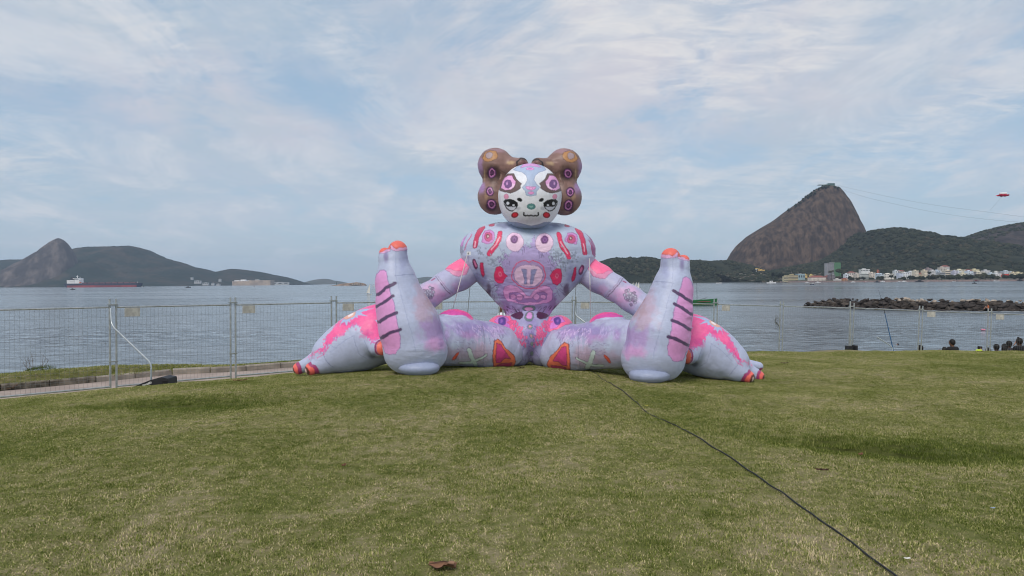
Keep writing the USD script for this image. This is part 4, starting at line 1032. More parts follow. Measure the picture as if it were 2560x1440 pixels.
dark_rock_m = mat('dark_hill_rock', (.020, .018, .020), (.062, .050, .048), scale=.03, rough=.9, spec=.2, space='world', stretch=(1.3, 1.3, .12), bump=7.0, bscale=.04, detail=10)
morro, mb = hill('rock_hill', [(2290, 712), (2330, 660), (2370, 622), (2400, 602), (2425, 592), (2450, 584), (2475, 576), (2500, 570), (2530, 563), (2560, 559), (2610, 550), (2680, 548), (2780, 566), (2900, 620), (3000, 690)], 2700, 2250, 400, dark_rock_m, rough=.05, seed=17, power=2.6)
SHX = [at(x, 700, d)[0] for x, d in ((1905, 1915), (1950, 1870), (2080, 1740), (2200, 1660), (2330, 1600), (2560, 1540), (2800, 1500))]
SHY = [1915, 1870, 1740, 1660, 1600, 1540, 1500]
shore = PchipInterpolator(SHX, SHY)
lx = np.linspace(SHX[0], SHX[-1], 90); lt = np.r_[0, .001, np.linspace(.02, 1, 16)]
LX, LT = np.meshgrid(lx, lt, indexing='ij')
LY = shore(LX) + LT * 420
LZ = np.where(LT == 0, SEA - 1.5, SEA + 3.0 + 26 * LT ** 1.5)
obj('shore', up_facing(sheet(LX, LY, LZ)), mat('shore_ground', (.05, .055, .035), (.10, .085, .06), scale=.05, rough=.95, space='world'), smooth=False, kind='structure')
wall_m = mat('sea_wall_stone', lin(150, 128, 122), lin(112, 104, 106), scale=.3, rough=.9, space='world')
sw = np.linspace(SHX[1], SHX[-1], 60)
swv = np.array([[(x, float(shore(x)) - 3, SEA - 1), (x, float(shore(x)) - 2.4, SEA + 3.3), (x, float(shore(x)) - .6, SEA + 3.3), (x, float(shore(x)) - .4, SEA - 1)] for x in sw])
obj('sea_wall', sheet(swv[..., 0], swv[..., 1], swv[..., 2]), wall_m, kind='structure')


def land(x, y):
    t = np.clip((y - shore(np.clip(x, SHX[0], SHX[-1]))) / 420, 0, 1.2)
    return SEA + 3.0 + 26 * t ** 1.5


# tree crowns of the wooded hills
def crown(seed, sub=2):
    s = trimesh.creation.icosphere(sub, 1.0)
    v = np.array(s.vertices)
    v = v * (1 + .55 * (fbm(v * 1.6 + seed * 7.1, 3) - .5))[:, None] * np.array([1, 1, .78])
    return trimesh.Trimesh(v, s.faces, process=False)


leaf_m = usdkit.material(stage, '/World/Looks/tree_crown', {
    'o': ('object_info', {}), 'r': ('rgb_ramp', {'ramp': [(0, (.016, .023, .016)), (.5, (.026, .034, .021)), (.85, (.042, .047, .028)), (1, (.062, .055, .038))]}), 'g': ('geometry', {}),
    'n': ('noise_texture', {'scale': .5, 'detail': 4.0}), 'm': ('map_range', {'from_min': .3, 'from_max': .7, 'to_min': .45, 'to_max': 1.5}), 'c': ('mix_color', {'blend_type': 'multiply', 'fac': 1.0}), 'b': ('bump', {'distance': 2.0}), 'p': ('principled_bsdf', {'roughness': .9, 'specular_ior_level': .15})},
    [('o.random', 'r.fac'), ('g.position', 'n.vector'), ('n.fac', 'm.value'), ('r.color', 'c.a'), ('m.result', 'c.b'), ('c.result', 'p.base_color'), ('n.fac', 'b.height'), ('b.normal', 'p.normal')], surface='p.BSDF')
rf = np.random.default_rng(21)
tp, tsx = [], []
for (itp, (x0, x1, D, Ds, back), cnt, tmax) in ((cara, cb, 3800, 1.35), (urca, ub, 6500, 1.3), (morro, mb, 1500, 1.2)):
    x = rf.uniform(x0, x1, cnt); t = rf.uniform(.03, tmax, cnt)
    if itp is morro:
        t = rf.uniform(.62, 1.25, cnt)
    z = itp(np.stack([x, t], -1)); y = np.where(t <= 1, Ds + (D - Ds) * t, D + back * (t - 1))
    k = (z > SEA + 4) & (fbm(np.stack([x * .01, y * .01, 0 * x], -1), 3) > .36)
    r = rf.uniform(3.5, 7.5, cnt)
    tp.append(np.stack([x, y, z + r * .1], -1)[k]); tsx.append(r[k])
# scrub on the shoulder of the bare peak
for x_, y_ in ((2045, 472), (2052, 468), (2060, 464), (2068, 463), (2034, 478), (2024, 486), (2012, 496), (2030, 482), (2040, 476), (2094, 468), (2088, 466), (2056, 467), (2064, 465), (2000, 504), (1990, 511), (1975, 522), (2018, 491)):
    for _ in range(7):
        p = at(x_ + rf.uniform(-5, 5), y_ + rf.uniform(0, 5), 2950 + rf.uniform(-40, 10)); tp.append(p[None]); tsx.append(np.array([rf.uniform(3, 5.5)]))
x = rf.uniform(SHX[0], SHX[-1], 1500); t = rf.uniform(.02, 1.05, 1500); y = shore(x) + t * 420
k = (t > .42) | (x < SHX[0] + 45) | ((t > .2) & (rf.random(1500) < .35))
r = rf.uniform(3.5, 6.5, 1500)
tp.append(np.stack([x, y, land(x, y) + r * .15], -1)[k]); tsx.append(r[k])
tp, tsx = np.vstack(tp), np.concatenate(tsx)
instancer('forest', [crown(1), crown(2), crown(3), crown(4)], tp, rf.integers(0, 4, len(tp)), rf.uniform(0, 6.28, len(tp)), tsx, leaf_m, label='dense dark green forest covering the hills right of the figure', cat='forest', kind='stuff')

# ------------------------------------------------------------------ the town under the hill
glass_m = mat('window_dark', (.03, .035, .045), (.06, .07, .085), scale=.3, rough=.25)
WALLS = {}


def wall(c):
    if c not in WALLS:
        a = lin(*c) * .92
        WALLS[c] = mat('plaster_%03d' % len(WALLS), tuple(a), tuple(a * .86), scale=.12, rough=.85, space='world')
    return WALLS[c]


tile_m = mat('roof_tile', lin(150, 90, 80), lin(120, 74, 68), scale=.4, rough=.9, space='world')
slab_m = mat('roof_slab', lin(150, 150, 150), lin(112, 112, 116), scale=.2, rough=.9, space='world')
ZA = lambda x, y: (1880 + x / 7.53, 620 + y / 7.53)
ZB = lambda x, y: (2200 + x / 7.11, 620 + y / 7.11)


def building(name, z, x0, y0, x1, y1, D, col, storeys, cols, label, roof='flat', depth=14, group=None, band=False, side=None, cat='building', base=None):
    a, b = z(x0, y0), z(x1, y1)
    p, q = at(a[0], a[1], D), at(b[0], b[1], D)
    w = max(q[0] - p[0], 2.5)
    zb = float(land(p[0], D)) - 1 if base is None else base
    t = thing(name, label, cat, (p[0] + w / 2, D, zb), 0, group)
    hgt = max(p[2] - zb, 3)
    vis = max(p[2] - q[2], 2.5)
    hw = hgt * (.78 if roof == 'gable' else 1.0)
    if roof == 'gable':
        hw = max(hgt - max(2.5, .32 * vis), 2)
    obj('wall', box(-w / 2, w / 2, 0, depth, 0, hw), wall(col), t)
    if roof == 'gable':
        g = trimesh.Trimesh(np.array([(-w / 2 - .6, -.7, hw + .004), (w / 2 + .6, -.7, hw + .004), (w / 2 + .6, depth + .7, hw + .004), (-w / 2 - .6, depth + .7, hw + .004), (-w / 2 + depth * .35, depth / 2, hgt), (w / 2 - depth * .35, depth / 2, hgt)]),
                            [(0, 1, 5), (0, 5, 4), (2, 3, 4), (2, 4, 5), (1, 2, 5), (3, 0, 4), (0, 2, 1), (0, 3, 2)], process=False)
        obj('roof', g, tile_m, t)
    else:
        obj('roof', join([box(-w / 2 - .25, w / 2 + .25, -.25, depth + .25, hw + .003, hw + .5), box(-w * .2, w * .15, depth * .4, depth * .8, hw + .503, hw + 2.4)]), wall(col) if roof == 'flat' else slab_m, t)
    st = (vis if roof != 'gable' else hw - (hgt - vis)) / storeys
    zb0 = hw - st * storeys
    for s in range(storeys):
        z0 = zb0 + s * st + st * .30
        if band:
            obj('window', box(-w / 2 + .3, w / 2 - .3, -.12, .3, z0, z0 + st * .42), glass_m, t)
            continue
        cw = w / cols
        for c in range(cols):
            xx = -w / 2 + (c + .5) * cw
            obj('window', box(xx - cw * .27, xx + cw * .27, -.10, .3, z0, z0 + st * .44), glass_m, t)
    if side:
        obj('end_wall', box(w / 2 - side[0], w / 2 + .1, -.4, depth + .4, 0, hgt + 1.5), wall(side[1]), t)
    return t


BL = [
    ('apartment_tower', ZA, 1425, 285, 1672, 490, 1840, (172, 172, 176), 11, 1, 'tall grey banded apartment slab with a green end wall', 'slab', 20, True),
    ('school_building', ZA, 680, 512, 870, 622, 1850, (196, 184, 148), 4, 1, 'long pale yellow block with dark gallery floors near the wooded point', 'flat', 16, True),
    ('annex_building', ZA, 600, 535, 682, 622, 1842, (196, 186, 154), 3, 1, 'low yellow wing at the left end of the long yellow block', 'flat', 12, True),
    ('hall_building', ZA, 870, 488, 1000, 585, 1870, (150, 176, 186), 1, 3, 'teal and pale blue hall behind trees right of the yellow block', 'slab', 18, False),
    ('house', ZA, 1004, 502, 1042, 535, 1890, (226, 196, 130), 1, 2, 'tiny yellow house beside the teal hall', 'flat', 10, False),
    ('house', ZA, 1100, 505, 1152, 560, 1850, (232, 208, 140), 2, 2, 'yellow house left of the red roofed palace', 'flat', 10, False),
    ('palace', ZA, 1115, 520, 1390, 625, 1790, (232, 222, 210), 3, 11, 'long cream palace with a red tiled roof and rows of windows', 'gable', 22, False),
    ('villa', ZA, 1395, 512, 1465, 590, 1815, (160, 136, 130), 2, 2, 'dull red roofed house between the palace and the grey brick block', 'gable', 12, False),
    ('office_block', ZA, 1465, 505, 1565, 610, 1800, (140, 132, 138), 4, 4, 'grey brick block below the tall apartment slab', 'slab', 14, False),
    ('club_house', ZA, 1570, 588, 1682, 622, 1735, (226, 222, 216), 1, 6, 'low white club house at the water below the tall slab', 'flat', 12, False),
    ('house', ZA, 1718, 560, 1802, 622, 1735, (206, 150, 108), 2, 3, 'orange house at the water right of the low white club house', 'gable', 12, False),
    ('house', ZA, 1758, 495, 1832, 570, 1765, (226, 232, 240), 2, 2, 'white cube house behind the orange house', 'flat', 12, False),
    ('gabled_house', ZA, 1830, 440, 1952, 510, 1795, (226, 216, 206), 2, 3, 'cream house with a steep gable on the slope', 'gable', 14, False),
    ('apartment_block', ZA, 1955, 482, 2036, 580, 1760, (222, 212, 200), 4, 3, 'cream block left of the long striped block', 'flat', 14, False),
    ('apartment_block', ZA, 2036, 492, 2240, 590, 1755, (206, 212, 208), 4, 1, 'long pale green block with dark window bands', 'flat', 14, True),
    ('apartment_block', ZA, 2240, 468, 2330, 605, 1745, (232, 220, 206), 5, 3, 'tall cream block with a penthouse right of the striped block', 'flat', 14, False),
    ('apartment_block', ZA, 2330, 490, 2492, 560, 1740, (206, 220, 230), 3, 6, 'wide pale blue block beside the tall cream one', 'flat', 14, False),
    ('hillside_villa', ZA, 2050, 403, 2222, 446, 1880, (226, 228, 226), 1, 6, 'long white villa alone on the wooded slope', 'flat', 12, False),
    ('water_tower', ZA, 2366, 425, 2394, 480, 1800, (204, 124, 100), 2, 1, 'small orange tower rising above the blue block', 'flat', 5, False),
    ('hillside_fort', ZA, 135, 430, 245, 472, 2330, (232, 196, 120), 1, 4, 'sunlit yellow building at the foot of the peak', 'flat', 14, False),
    ('hillside_fort', ZA, 55, 392, 145, 418, 2350, (226, 192, 124), 1, 4, 'small yellow building just behind the white mast top', 'flat', 12, False),
    ('apartment_block', ZB, 0, 462, 84, 540, 1720, (200, 214, 224), 3, 3, 'pale blue block left of two cream blocks', 'flat', 14, False),
    ('apartment_block', ZB, 84, 462, 250, 540, 1715, (230, 226, 216), 3, 6, 'cream white block with brown lower floor', 'flat', 14, False),
    ('apartment_block', ZB, 275, 405, 346, 480, 1760, (224, 228, 230), 3, 2, 'white block at the left end of the upper row', 'flat', 14, False),
    ('house', ZB, 335, 393, 440, 450, 1775, (230, 220, 204), 2, 3, 'cream house with a hipped roof behind the blue topped block', 'gable', 12, False),
    ('apartment_block', ZB, 345, 445, 425, 540, 1715, (216, 224, 240), 4, 3, 'white block with a blue roof edge', 'slab', 14, False),
    ('apartment_block', ZB, 425, 447, 522, 540, 1712, (238, 240, 244), 4, 3, 'bright white block right of the blue topped one', 'flat', 14, False),
    ('apartment_block', ZB, 520, 424, 622, 500, 1740, (224, 228, 232), 3, 3, 'pale grey white block stepping up behind the bright white one', 'flat', 14, False),
    ('apartment_block', ZB, 622, 405, 692, 530, 1725, (232, 222, 202), 5, 3, 'narrow tall cream block with balconies', 'flat', 14, False),
    ('house', ZB, 700, 438, 782, 500, 1745, (216, 196, 170), 2, 3, 'tan house with a low tiled roof', 'gable', 12, False),
    ('apartment_block', ZB, 782, 400, 846, 530, 1735, (232, 220, 196), 5, 3, 'cream yellow block right of the tan house', 'flat', 14, False),
    ('apartment_block', ZB, 846, 362, 918, 470, 1775, (168, 152, 152), 4, 3, 'brown grey block rising above its neighbours', 'flat', 14, False),
    ('apartment_block', ZB, 920, 402, 1010, 500, 1745, (220, 220, 220), 4, 4, 'pale grey block right of the brown grey one', 'flat', 14, False),
    ('apartment_block', ZB, 1010, 402, 1074, 490, 1740, (208, 222, 234), 4, 2, 'bluish white block below the hillside terraces', 'flat', 14, False),
    ('terraced_house', ZB, 1078, 345, 1186, 440, 1800, (214, 206, 194), 4, 4, 'stack of beige terraces climbing the slope', 'flat', 14, False),
    ('hillside_house', ZB, 1122, 306, 1238, 380, 1840, (226, 226, 224), 3, 4, 'highest white house on the slope with a reddish roof', 'gable', 14, False),
    ('garage_building', ZB, 1062, 440, 1162, 520, 1715, (176, 180, 184), 3, 1, 'dark banded block below the beige terraces', 'flat', 14, True),
    ('apartment_block', ZB, 1162, 405, 1312, 530, 1735, (222, 212, 192), 4, 1, 'broad beige block with long balcony bands', 'flat', 14, True),
    ('apartment_block', ZB, 1316, 414, 1396, 530, 1712, (206, 206, 222), 4, 3, 'pale lilac block right of the broad beige one', 'flat', 14, False),
    ('apartment_block', ZB, 1396, 420, 1450, 530, 1710, (222, 230, 238), 4, 2, 'narrow white block with blue windows', 'flat', 14, False),
    ('apartment_block', ZB, 1372, 388, 1522, 440, 1770, (232, 226, 204), 2, 6, 'cream block behind the lilac and white ones', 'flat', 14, False),
    ('house', ZB, 1440, 455, 1552, 540, 1700, (230, 222, 196), 3, 4, 'low cream block among the waterfront trees', 'flat', 12, False),
    ('villa', ZB, 1525, 382, 1650, 440, 1780, (228, 214, 200), 2, 4, 'house with a bright red gabled roof in the upper row', 'gable', 14, False),
    ('apartment_block', ZB, 1565, 413, 1660, 540, 1705, (222, 232, 244), 5, 2, 'blank pale blue white tower at the front', 'flat', 14, False),
    ('apartment_block', ZB, 1660, 430, 1712, 545, 1708, (150, 146, 150), 5, 1, 'dark balcony front stuck to the pale tower', 'flat', 14, True),
    ('apartment_block', ZB, 1662, 384, 1764, 440, 1775, (236, 226, 190), 3, 4, 'pale yellow block behind the dark balcony front', 'flat', 14, False),
    ('apartment_block', ZB, 1712, 424, 1862, 500, 1735, (232, 224, 204), 3, 6, 'cream block right of the dark balcony front', 'flat', 14, False),
    ('apartment_block', ZB, 1862, 400, 1962, 490, 1750, (224, 224, 226), 4, 4, 'white block with a curved roof line', 'flat', 14, False),
    ('apartment_block', ZB, 1962, 452, 2052, 540, 1705, (218, 228, 236), 4, 2, 'bluish white block at the end of the dense row', 'flat', 14, False),
    ('apartment_block', ZB, 2052, 455, 2162, 540, 1700, (236, 236, 236), 4, 4, 'clean white block above the palm trees', 'flat', 14, False),
    ('apartment_block', ZB, 2052, 424, 2150, 470, 1760, (222, 220, 214), 2, 4, 'grey white block peeping over the clean white one', 'flat', 14, False),
    ('apartment_block', ZB, 2152, 438, 2208, 520, 1720, (170, 172, 176), 4, 1, 'narrow block with dark bands near the red building', 'flat', 14, True),
    ('apartment_block', ZB, 2208, 413, 2342, 500, 1735, (206, 216, 224), 4, 5, 'blue grey block above the red building', 'flat', 14, False),
    ('red_building', ZB, 2206, 480, 2376, 530, 1690, (206, 84, 76), 1, 6, 'low bright red building near the right edge', 'flat', 14, False),
    ('apartment_block', ZB, 2366, 438, 2440, 530, 1715, (230, 218, 190), 3, 3, 'cream block right of the red building', 'flat', 14, False),
    ('apartment_block', ZB, 2440, 440, 2545, 520, 1710, (236, 226, 190), 3, 4, 'pale yellow block last before the right edge', 'flat', 14, False)]
for (nm, z, x0, y0, x1, y1, D, col, st, cols, lab, roof, dep, band) in BL:
    building(nm, z, x0, y0, x1, y1, D, col, st, cols, lab, roof, dep, band=band, side=(17, (86, 128, 96)) if nm == 'apartment_tower' else None)


def seaside_tree(px, py, r_px, D, label, seed, group='waterfront trees in front of the town'):
    c = at(px, py, D); r = r_px * D / FPX
    zb = SEA + 1.5 if D > 2200 else float(land(c[0], D)) - .5
    t = thing('tree', label, 'tree', (c[0], D, zb), 0, group)
    rr = np.random.default_rng(seed)
    h = max(c[2] - zb, r)
    obj('trunk', tube([(0, 0, 0), (.2, 0, h * .5), (0, .1, h)], [r * .12, r * .09, r * .05], 6), mat('bark', (.06, .05, .04), (.09, .075, .06), scale=1), t)
    lumps = []
    for k in range(9):
        m = crown(seed * 3 + k, 2); s = r * rr.uniform(.38, .62)
        m.apply_scale(s); m.apply_translation([rr.uniform(-.75, .75) * r, rr.uniform(-.5, .5) * r, h + rr.uniform(-.35, .35) * r]); lumps.append(m)
    obj('crown', join(lumps), leaf_m, t)


TREES = {}


def tree_label(a):
    best = min(BL, key=lambda b: abs(b[1]((b[2] + b[4]) / 2, 0)[0] - a[0]) + 2 * abs(b[1](0, b[5])[1] - a[1]))
    c = best[1]((best[2] + best[4]) / 2, 0)[0]
    short = best[10]
    for w in ('dark rounded tree', 'broad dark tree', 'low dark tree', 'small dark tree'):
        s_ = ' '.join((w + (' left of the ' if a[0] < c - 3 else ' right of the ' if a[0] > c + 3 else ' before the ') + short).split()[:16])
        if s_ not in TREES:
            TREES[s_] = 1
            return s_
    return s_


for k, (z, x, y, r) in enumerate([(ZA, 60, 420, 6), (ZA, 330, 560, 8), (ZA, 420, 570, 9), (ZA, 520, 575, 9), (ZA, 960, 570, 6), (ZA, 1040, 545, 6), (ZA, 1085, 575, 5), (ZA, 1345, 580, 3.5), (ZA, 1490, 440, 6), (ZA, 1640, 430, 8), (ZA, 1620, 560, 6), (ZA, 1840, 560, 6), (ZA, 1880, 585, 5),
                                  (ZA, 1990, 590, 5), (ZA, 2100, 585, 5), (ZA, 2400, 570, 7), (ZB, 30, 540, 6), (ZB, 200, 500, 5), (ZB, 420, 545, 6), (ZB, 530, 540, 7), (ZB, 600, 520, 6), (ZB, 740, 530, 7), (ZB, 880, 440, 5), (ZB, 930, 510, 8), (ZB, 1000, 505, 8), (ZB, 1090, 500, 7),
                                  (ZB, 1240, 520, 8), (ZB, 1360, 525, 9), (ZB, 1530, 525, 8), (ZB, 1600, 530, 8), (ZB, 1780, 525, 9), (ZB, 1870, 515, 10), (ZB, 1960, 530, 8), (ZB, 2090, 550, 6), (ZB, 2240, 545, 7), (ZB, 2380, 545, 8), (ZB, 2480, 520, 9), (ZB, 2540, 540, 8)]):
    a = z(x, y)
    D = (2312 if a[0] < 1925 else float(shore(at(a[0], 700, 1700)[0])) + 28 + (k % 3) * 14)
    if (x, y) in ((1490, 440), (1640, 430)): D = 1800
    seaside_tree(a[0], a[1], r, D, tree_label(a), k)

mast = thing('flag_mast', 'tall white mast standing at the wooded point', 'mast', at(1890.5, 703.5, 2200) * [1, 1, 0] + [0, 0, SEA])
hm_ = at(1890.5, 673, 2200)[2] - SEA
obj('pole', tube([(0, 0, 0), (0, 0, hm_)], [.9, .5], 8), wall((226, 230, 232)), mast); obj('spreader', box(-3, 3, -.4, .4, hm_ * .96, hm_ * .985), wall((226, 230, 232)), mast)

# cable car on the peak
st_ = thing('summit_station', 'green cable car station on top of the bare peak', 'station', at(2070, 466, 2950))
obj('wall', box(-22, 26, -8, 10, -6, 5), wall((120, 150, 140)), st_); obj('roof', box(-2, 24, -9, 11, 5.003, 12), wall((84, 120, 112)), st_); obj('terrace', box(-40, -4, -9, 9, 5.003, 7), wall((150, 166, 160)), st_)
for k in range(5):
    obj('window', box(0 + k * 5, 3.2 + k * 5, -9.2, -8, 7, 10.5), glass_m, st_)
cable_m = mat('cable_steel', (.16, .17, .18), rough=.6)
for pts, lab in ((((2084, 461), (2176, 482), (2268, 501), (2359, 516), (2460, 529), (2560, 542), (2700, 556)), 'upper cable car line sagging right from the peak'), (((2086, 466), (2161, 492), (2237, 510), (2328, 529), (2420, 543), (2542, 555), (2660, 563)), 'lower cable car line sagging right from the peak')):
    obj('cable', tube(smooth_path([at(x, y, 2945 - (x - 2084) * .6) for x, y in pts], 40), .30, 5), cable_m, label=lab, cat='cable')

# fortress and houses on the far shore
stone_m = mat('fort_stone', lin(176, 160, 146), lin(140, 130, 124), scale=.02, rough=.9, space='world')
ft = thing('fortress', 'long tan stone fortress with white buildings at the foot of the far hills', 'fortress', (0, 0, 0))
for x0, y0, x1, y1, D in ((580, 703, 622, 713.5, 4700), (622, 700.5, 676, 714, 4660)):
    a, b = at(x0, y0, D), at(x1, y1, D)
    obj('rampart', box(a[0], b[0], D, D + 80, SEA, a[2]), stone_m, ft)
for x0, y0, x1 in ((586, 701, 600), (602, 699, 614), (616, 701.5, 624), (638, 699.3, 648)):
    a, b = at(x0, y0, 4745), at(x1, y0, 4745)
    obj('barrack', box(a[0], b[0], 4741, 4760, SEA + 10, a[2]), wall((236, 238, 240)), ft)
rk_m = mat('shore_rock', (.03, .032, .035), (.07, .066, .062), scale=.03, rough=.95, space='world')
for x0, y0, x1, y1, lab in ((476, 694, 482, 697, 'lone white house on the far wooded slope'), (485, 702, 502, 707, 'wide white house near the far water'), (506, 707, 521, 711, 'low white house at the far water'), (528, 708, 535, 711, 'small grey house right of the low white one'), (540, 710, 550, 714, 'white boathouse at the far water near the fortress'), (546, 698, 552, 702, 'small white house up the slope left of the fortress'), (678, 706, 722, 711, 'row of pale houses right of the fortress')):
    building('far_house', lambda x, y: (x, y), x0, y0, x1, y1, 4640 if x0 < 670 else 5230, (172, 176, 178), 1, 3, lab, 'flat', 14, base=float(at(x0, y1, 4640 if x0 < 670 else 5230)[2]) - 6)
# the islet with a ruined fort
a, b = at(821, 713, 2150), at(915, 713, 2150)
prof = [(820, 714.6), (832, 713), (842, 711.5), (850, 709.5), (862, 708.3), (875, 707.3), (886, 706.4), (890, 705.2), (896, 706.2), (906, 707.6), (911, 709), (914, 712), (916, 714.2)]
pp = np.array([at(x, y, 2150) for x, y in prof]); ih = PchipInterpolator(pp[:, 0], pp[:, 2] - SEA)
IX, IT = np.meshgrid(np.linspace(pp[0, 0], pp[-1, 0], 90), np.linspace(-1, 1, 24), indexing='ij')
IZ = SEA - .5 + ih(IX) * np.clip(1 - np.abs(IT) ** 3, 0, 1) * (1 + .3 * (fbm(np.stack([IX * .08, IT * 2, 0 * IX], -1), 4) - .5))
obj('islet', up_facing(sheet(IX, 2150 + IT * 26, IZ)), mat('islet_rock', lin(66, 66, 68), lin(150, 128, 112), scale=.06, rough=.95, space='world', stretch=(1, 1, 2.5), lo=.3, hi=.6), smooth=True, kind='structure')
rn = thing('ruined_fort', 'low tan ruin with arched openings on the islet left of the figure', 'ruin', at(893, 712, 2124) * [1, 1, 0] + [0, 0, SEA + 2])
obj('wall', box(-15, 13, 0, 6, 0, 5.6), stone_m, rn)
for k in range(5):
    obj('opening', box(-12 + k * 5, -9.6 + k * 5, -.2, 1, 1.2, 4.2), glass_m, rn)
lt_ = thing('beacon', 'small dark green beacon tower on the left end of the islet', 'beacon', at(841.5, 712, 2140) * [1, 1, 0] + [0, 0, SEA + .5])
obj('tower', tube([(0, 0, 0), (0, 0, 6), (0, 0, 9.5)], [2.2, 1.0, .8], 10), wall((86, 112, 112)), lt_); obj('lantern', tube([(0, 0, 9.5), (0, 0, 11.4)], [.7, .25], 8), wall((70, 92, 92)), lt_)


# ------------------------------------------------------------------ ships and boats
def hull_mesh(L, B, H, sheer=.3, n=14):
    """Pointed bow to +x, transom at the other end."""
    x = np.linspace(-L / 2, L / 2, n); t = (x + L / 2) / L
    w = B / 2 * np.clip(1 - np.clip((t - .45) / .55, 0, 1) ** 2.2, .02, 1) * (.86 + .14 * np.clip(t * 4, 0, 1))
    top = H * (1 + sheer * t ** 3)
    V = [[(xi, -wi, ti), (xi, -wi * .8, 0), (xi, 0, -.25 * H), (xi, wi * .8, 0), (xi, wi, ti)] for xi, wi, ti in zip(x, w, top)]
    V = np.array(V).reshape(-1, 3)
    f = []
    for i in range(n - 1):
        for j in range(4):
            a = i * 5 + j; f += [(a, a + 5, a + 6), (a, a + 6, a + 1)]
        a = i * 5; f += [(a, a + 4, a + 9), (a, a + 9, a + 5)]
    f += [(0, 1, 2), (0, 2, 3), (0, 3, 4)]
    m = trimesh.Trimesh(V, f, process=False); m.fix_normals()
    return m


white_p = mat('white_paint', (.75, .75, .74), (.68, .68, .68), scale=2, rough=.4)
dark_p = mat('dark_paint', (.025, .028, .035), (.04, .04, .05), scale=1, rough=.5)
blue_p = mat('navy_paint', (.03, .045, .09), rough=.4)
ship = thing('cargo_ship', 'long bulk carrier with dark and red hull and white stern house', 'ship', at(258, 718, 2900) * [1, 1, 0] + [0, 0, SEA])
k_ = 2900 / FPX
navy, red_p, deck_p = mat('ship_black', lin(54, 66, 90) * .7, rough=.5), mat('ship_red', lin(150, 70, 76), lin(120, 60, 68), scale=.02, rough=.6), mat('deck_red', lin(120, 78, 84), rough=.7)
H1, H2 = 5.0 * k_, 9.6 * k_
obj('hull', box(-83 * k_, 90 * k_, -20, 20, -2, H1), red_p, ship)
bow = trimesh.Trimesh(np.array([(90 * k_, -20, -2), (90 * k_, 20, -2), (96 * k_, 0, -2), (90 * k_, -20, H2), (90 * k_, 20, H2), (99 * k_, 0, H2)]), [(0, 2, 5), (0, 5, 3), (2, 1, 4), (2, 4, 5), (3, 5, 4), (0, 1, 2)], process=False); bow.fix_normals()
obj('bow', bow, navy, ship)
stern = trimesh.Trimesh(np.array([(-83 * k_, -20, -2), (-83 * k_, 20, -2), (-83 * k_, -20, H2), (-83 * k_, 20, H2), (-94 * k_, -13, H2), (-94 * k_, 13, H2), (-90 * k_, -10, 1), (-90 * k_, 10, 1)]), [(0, 2, 4), (0, 4, 6), (1, 7, 5), (1, 5, 3), (4, 5, 7), (4, 7, 6), (2, 3, 5), (2, 5, 4), (0, 6, 7), (0, 7, 1)], process=False); stern.fix_normals()
obj('stern', stern, navy, ship)
obj('hull_band', box(-83 * k_, 90 * k_, -20.1, 20.1, H1 + .003, H2), navy, ship)
for k in range(9):
    x = (-48 + k * 15) * k_
    obj('hatch_cover', box(x, x + 11 * k_, -14, 14, H2 + .003, H2 + 2.0 * k_), deck_p, ship)
D0 = H2
obj('stern_house', box(-85 * k_, -66 * k_, -15, 15, D0 + .004, D0 + 8.5 * k_), white_p, ship)
for k in range(6):
    obj('porthole', box((-83 + k * 3) * k_, (-81.6 + k * 3) * k_, -15.2, -14, D0 + 3.5 * k_, D0 + 5 * k_), glass_m, ship)
obj('bridge_house', box(-66 * k_ + .01, -54 * k_, -14, 14, D0 + .004, D0 + 11 * k_), white_p, ship)
obj('bridge', box(-69 * k_, -55 * k_, -17, 17, D0 + 11 * k_ + .004, D0 + 13.4 * k_), white_p, ship)
obj('bridge_window', box(-68 * k_, -55.5 * k_, -17.2, -16, D0 + 12 * k_, D0 + 12.8 * k_), glass_m, ship)
obj('bridge_wing', box(-55 * k_ + .01, -49 * k_, -18, -12, D0 + 9.4 * k_, D0 + 11 * k_), white_p, ship)
obj('funnel', join([box(-80 * k_, -73 * k_, -5, 5, D0 + 8.5 * k_ + .004, D0 + 15 * k_), box(-79 * k_, -74 * k_, -4, 4, D0 + 15 * k_ + .003, D0 + 16.2 * k_)]), dark_p, ship)
obj('radar_mast', join([tube([(-64 * k_, 0, D0 + 13.4 * k_), (-64.5 * k_, 0, D0 + 21 * k_)], [1.4, .8], 6), box(-67 * k_, -62 * k_, -1, 1, D0 + 17 * k_, D0 + 17.8 * k_), tube([(-57.5 * k_, 0, D0 + 13.4 * k_), (-57.5 * k_, 0, D0 + 15.6 * k_)], .8, 6)]), white_p, ship)
obj('lifeboat', box(-54 * k_ + .02, -50 * k_, -16, -11, D0 + 1.2 * k_, D0 + 3.4 * k_), mat('lifeboat_orange', (.55, .10, .03), rough=.5), ship)
obj('fore_mast', tube([(86 * k_, 0, H2), (86 * k_, 0, H2 + 3.4 * k_)], .7, 6), white_p, ship)


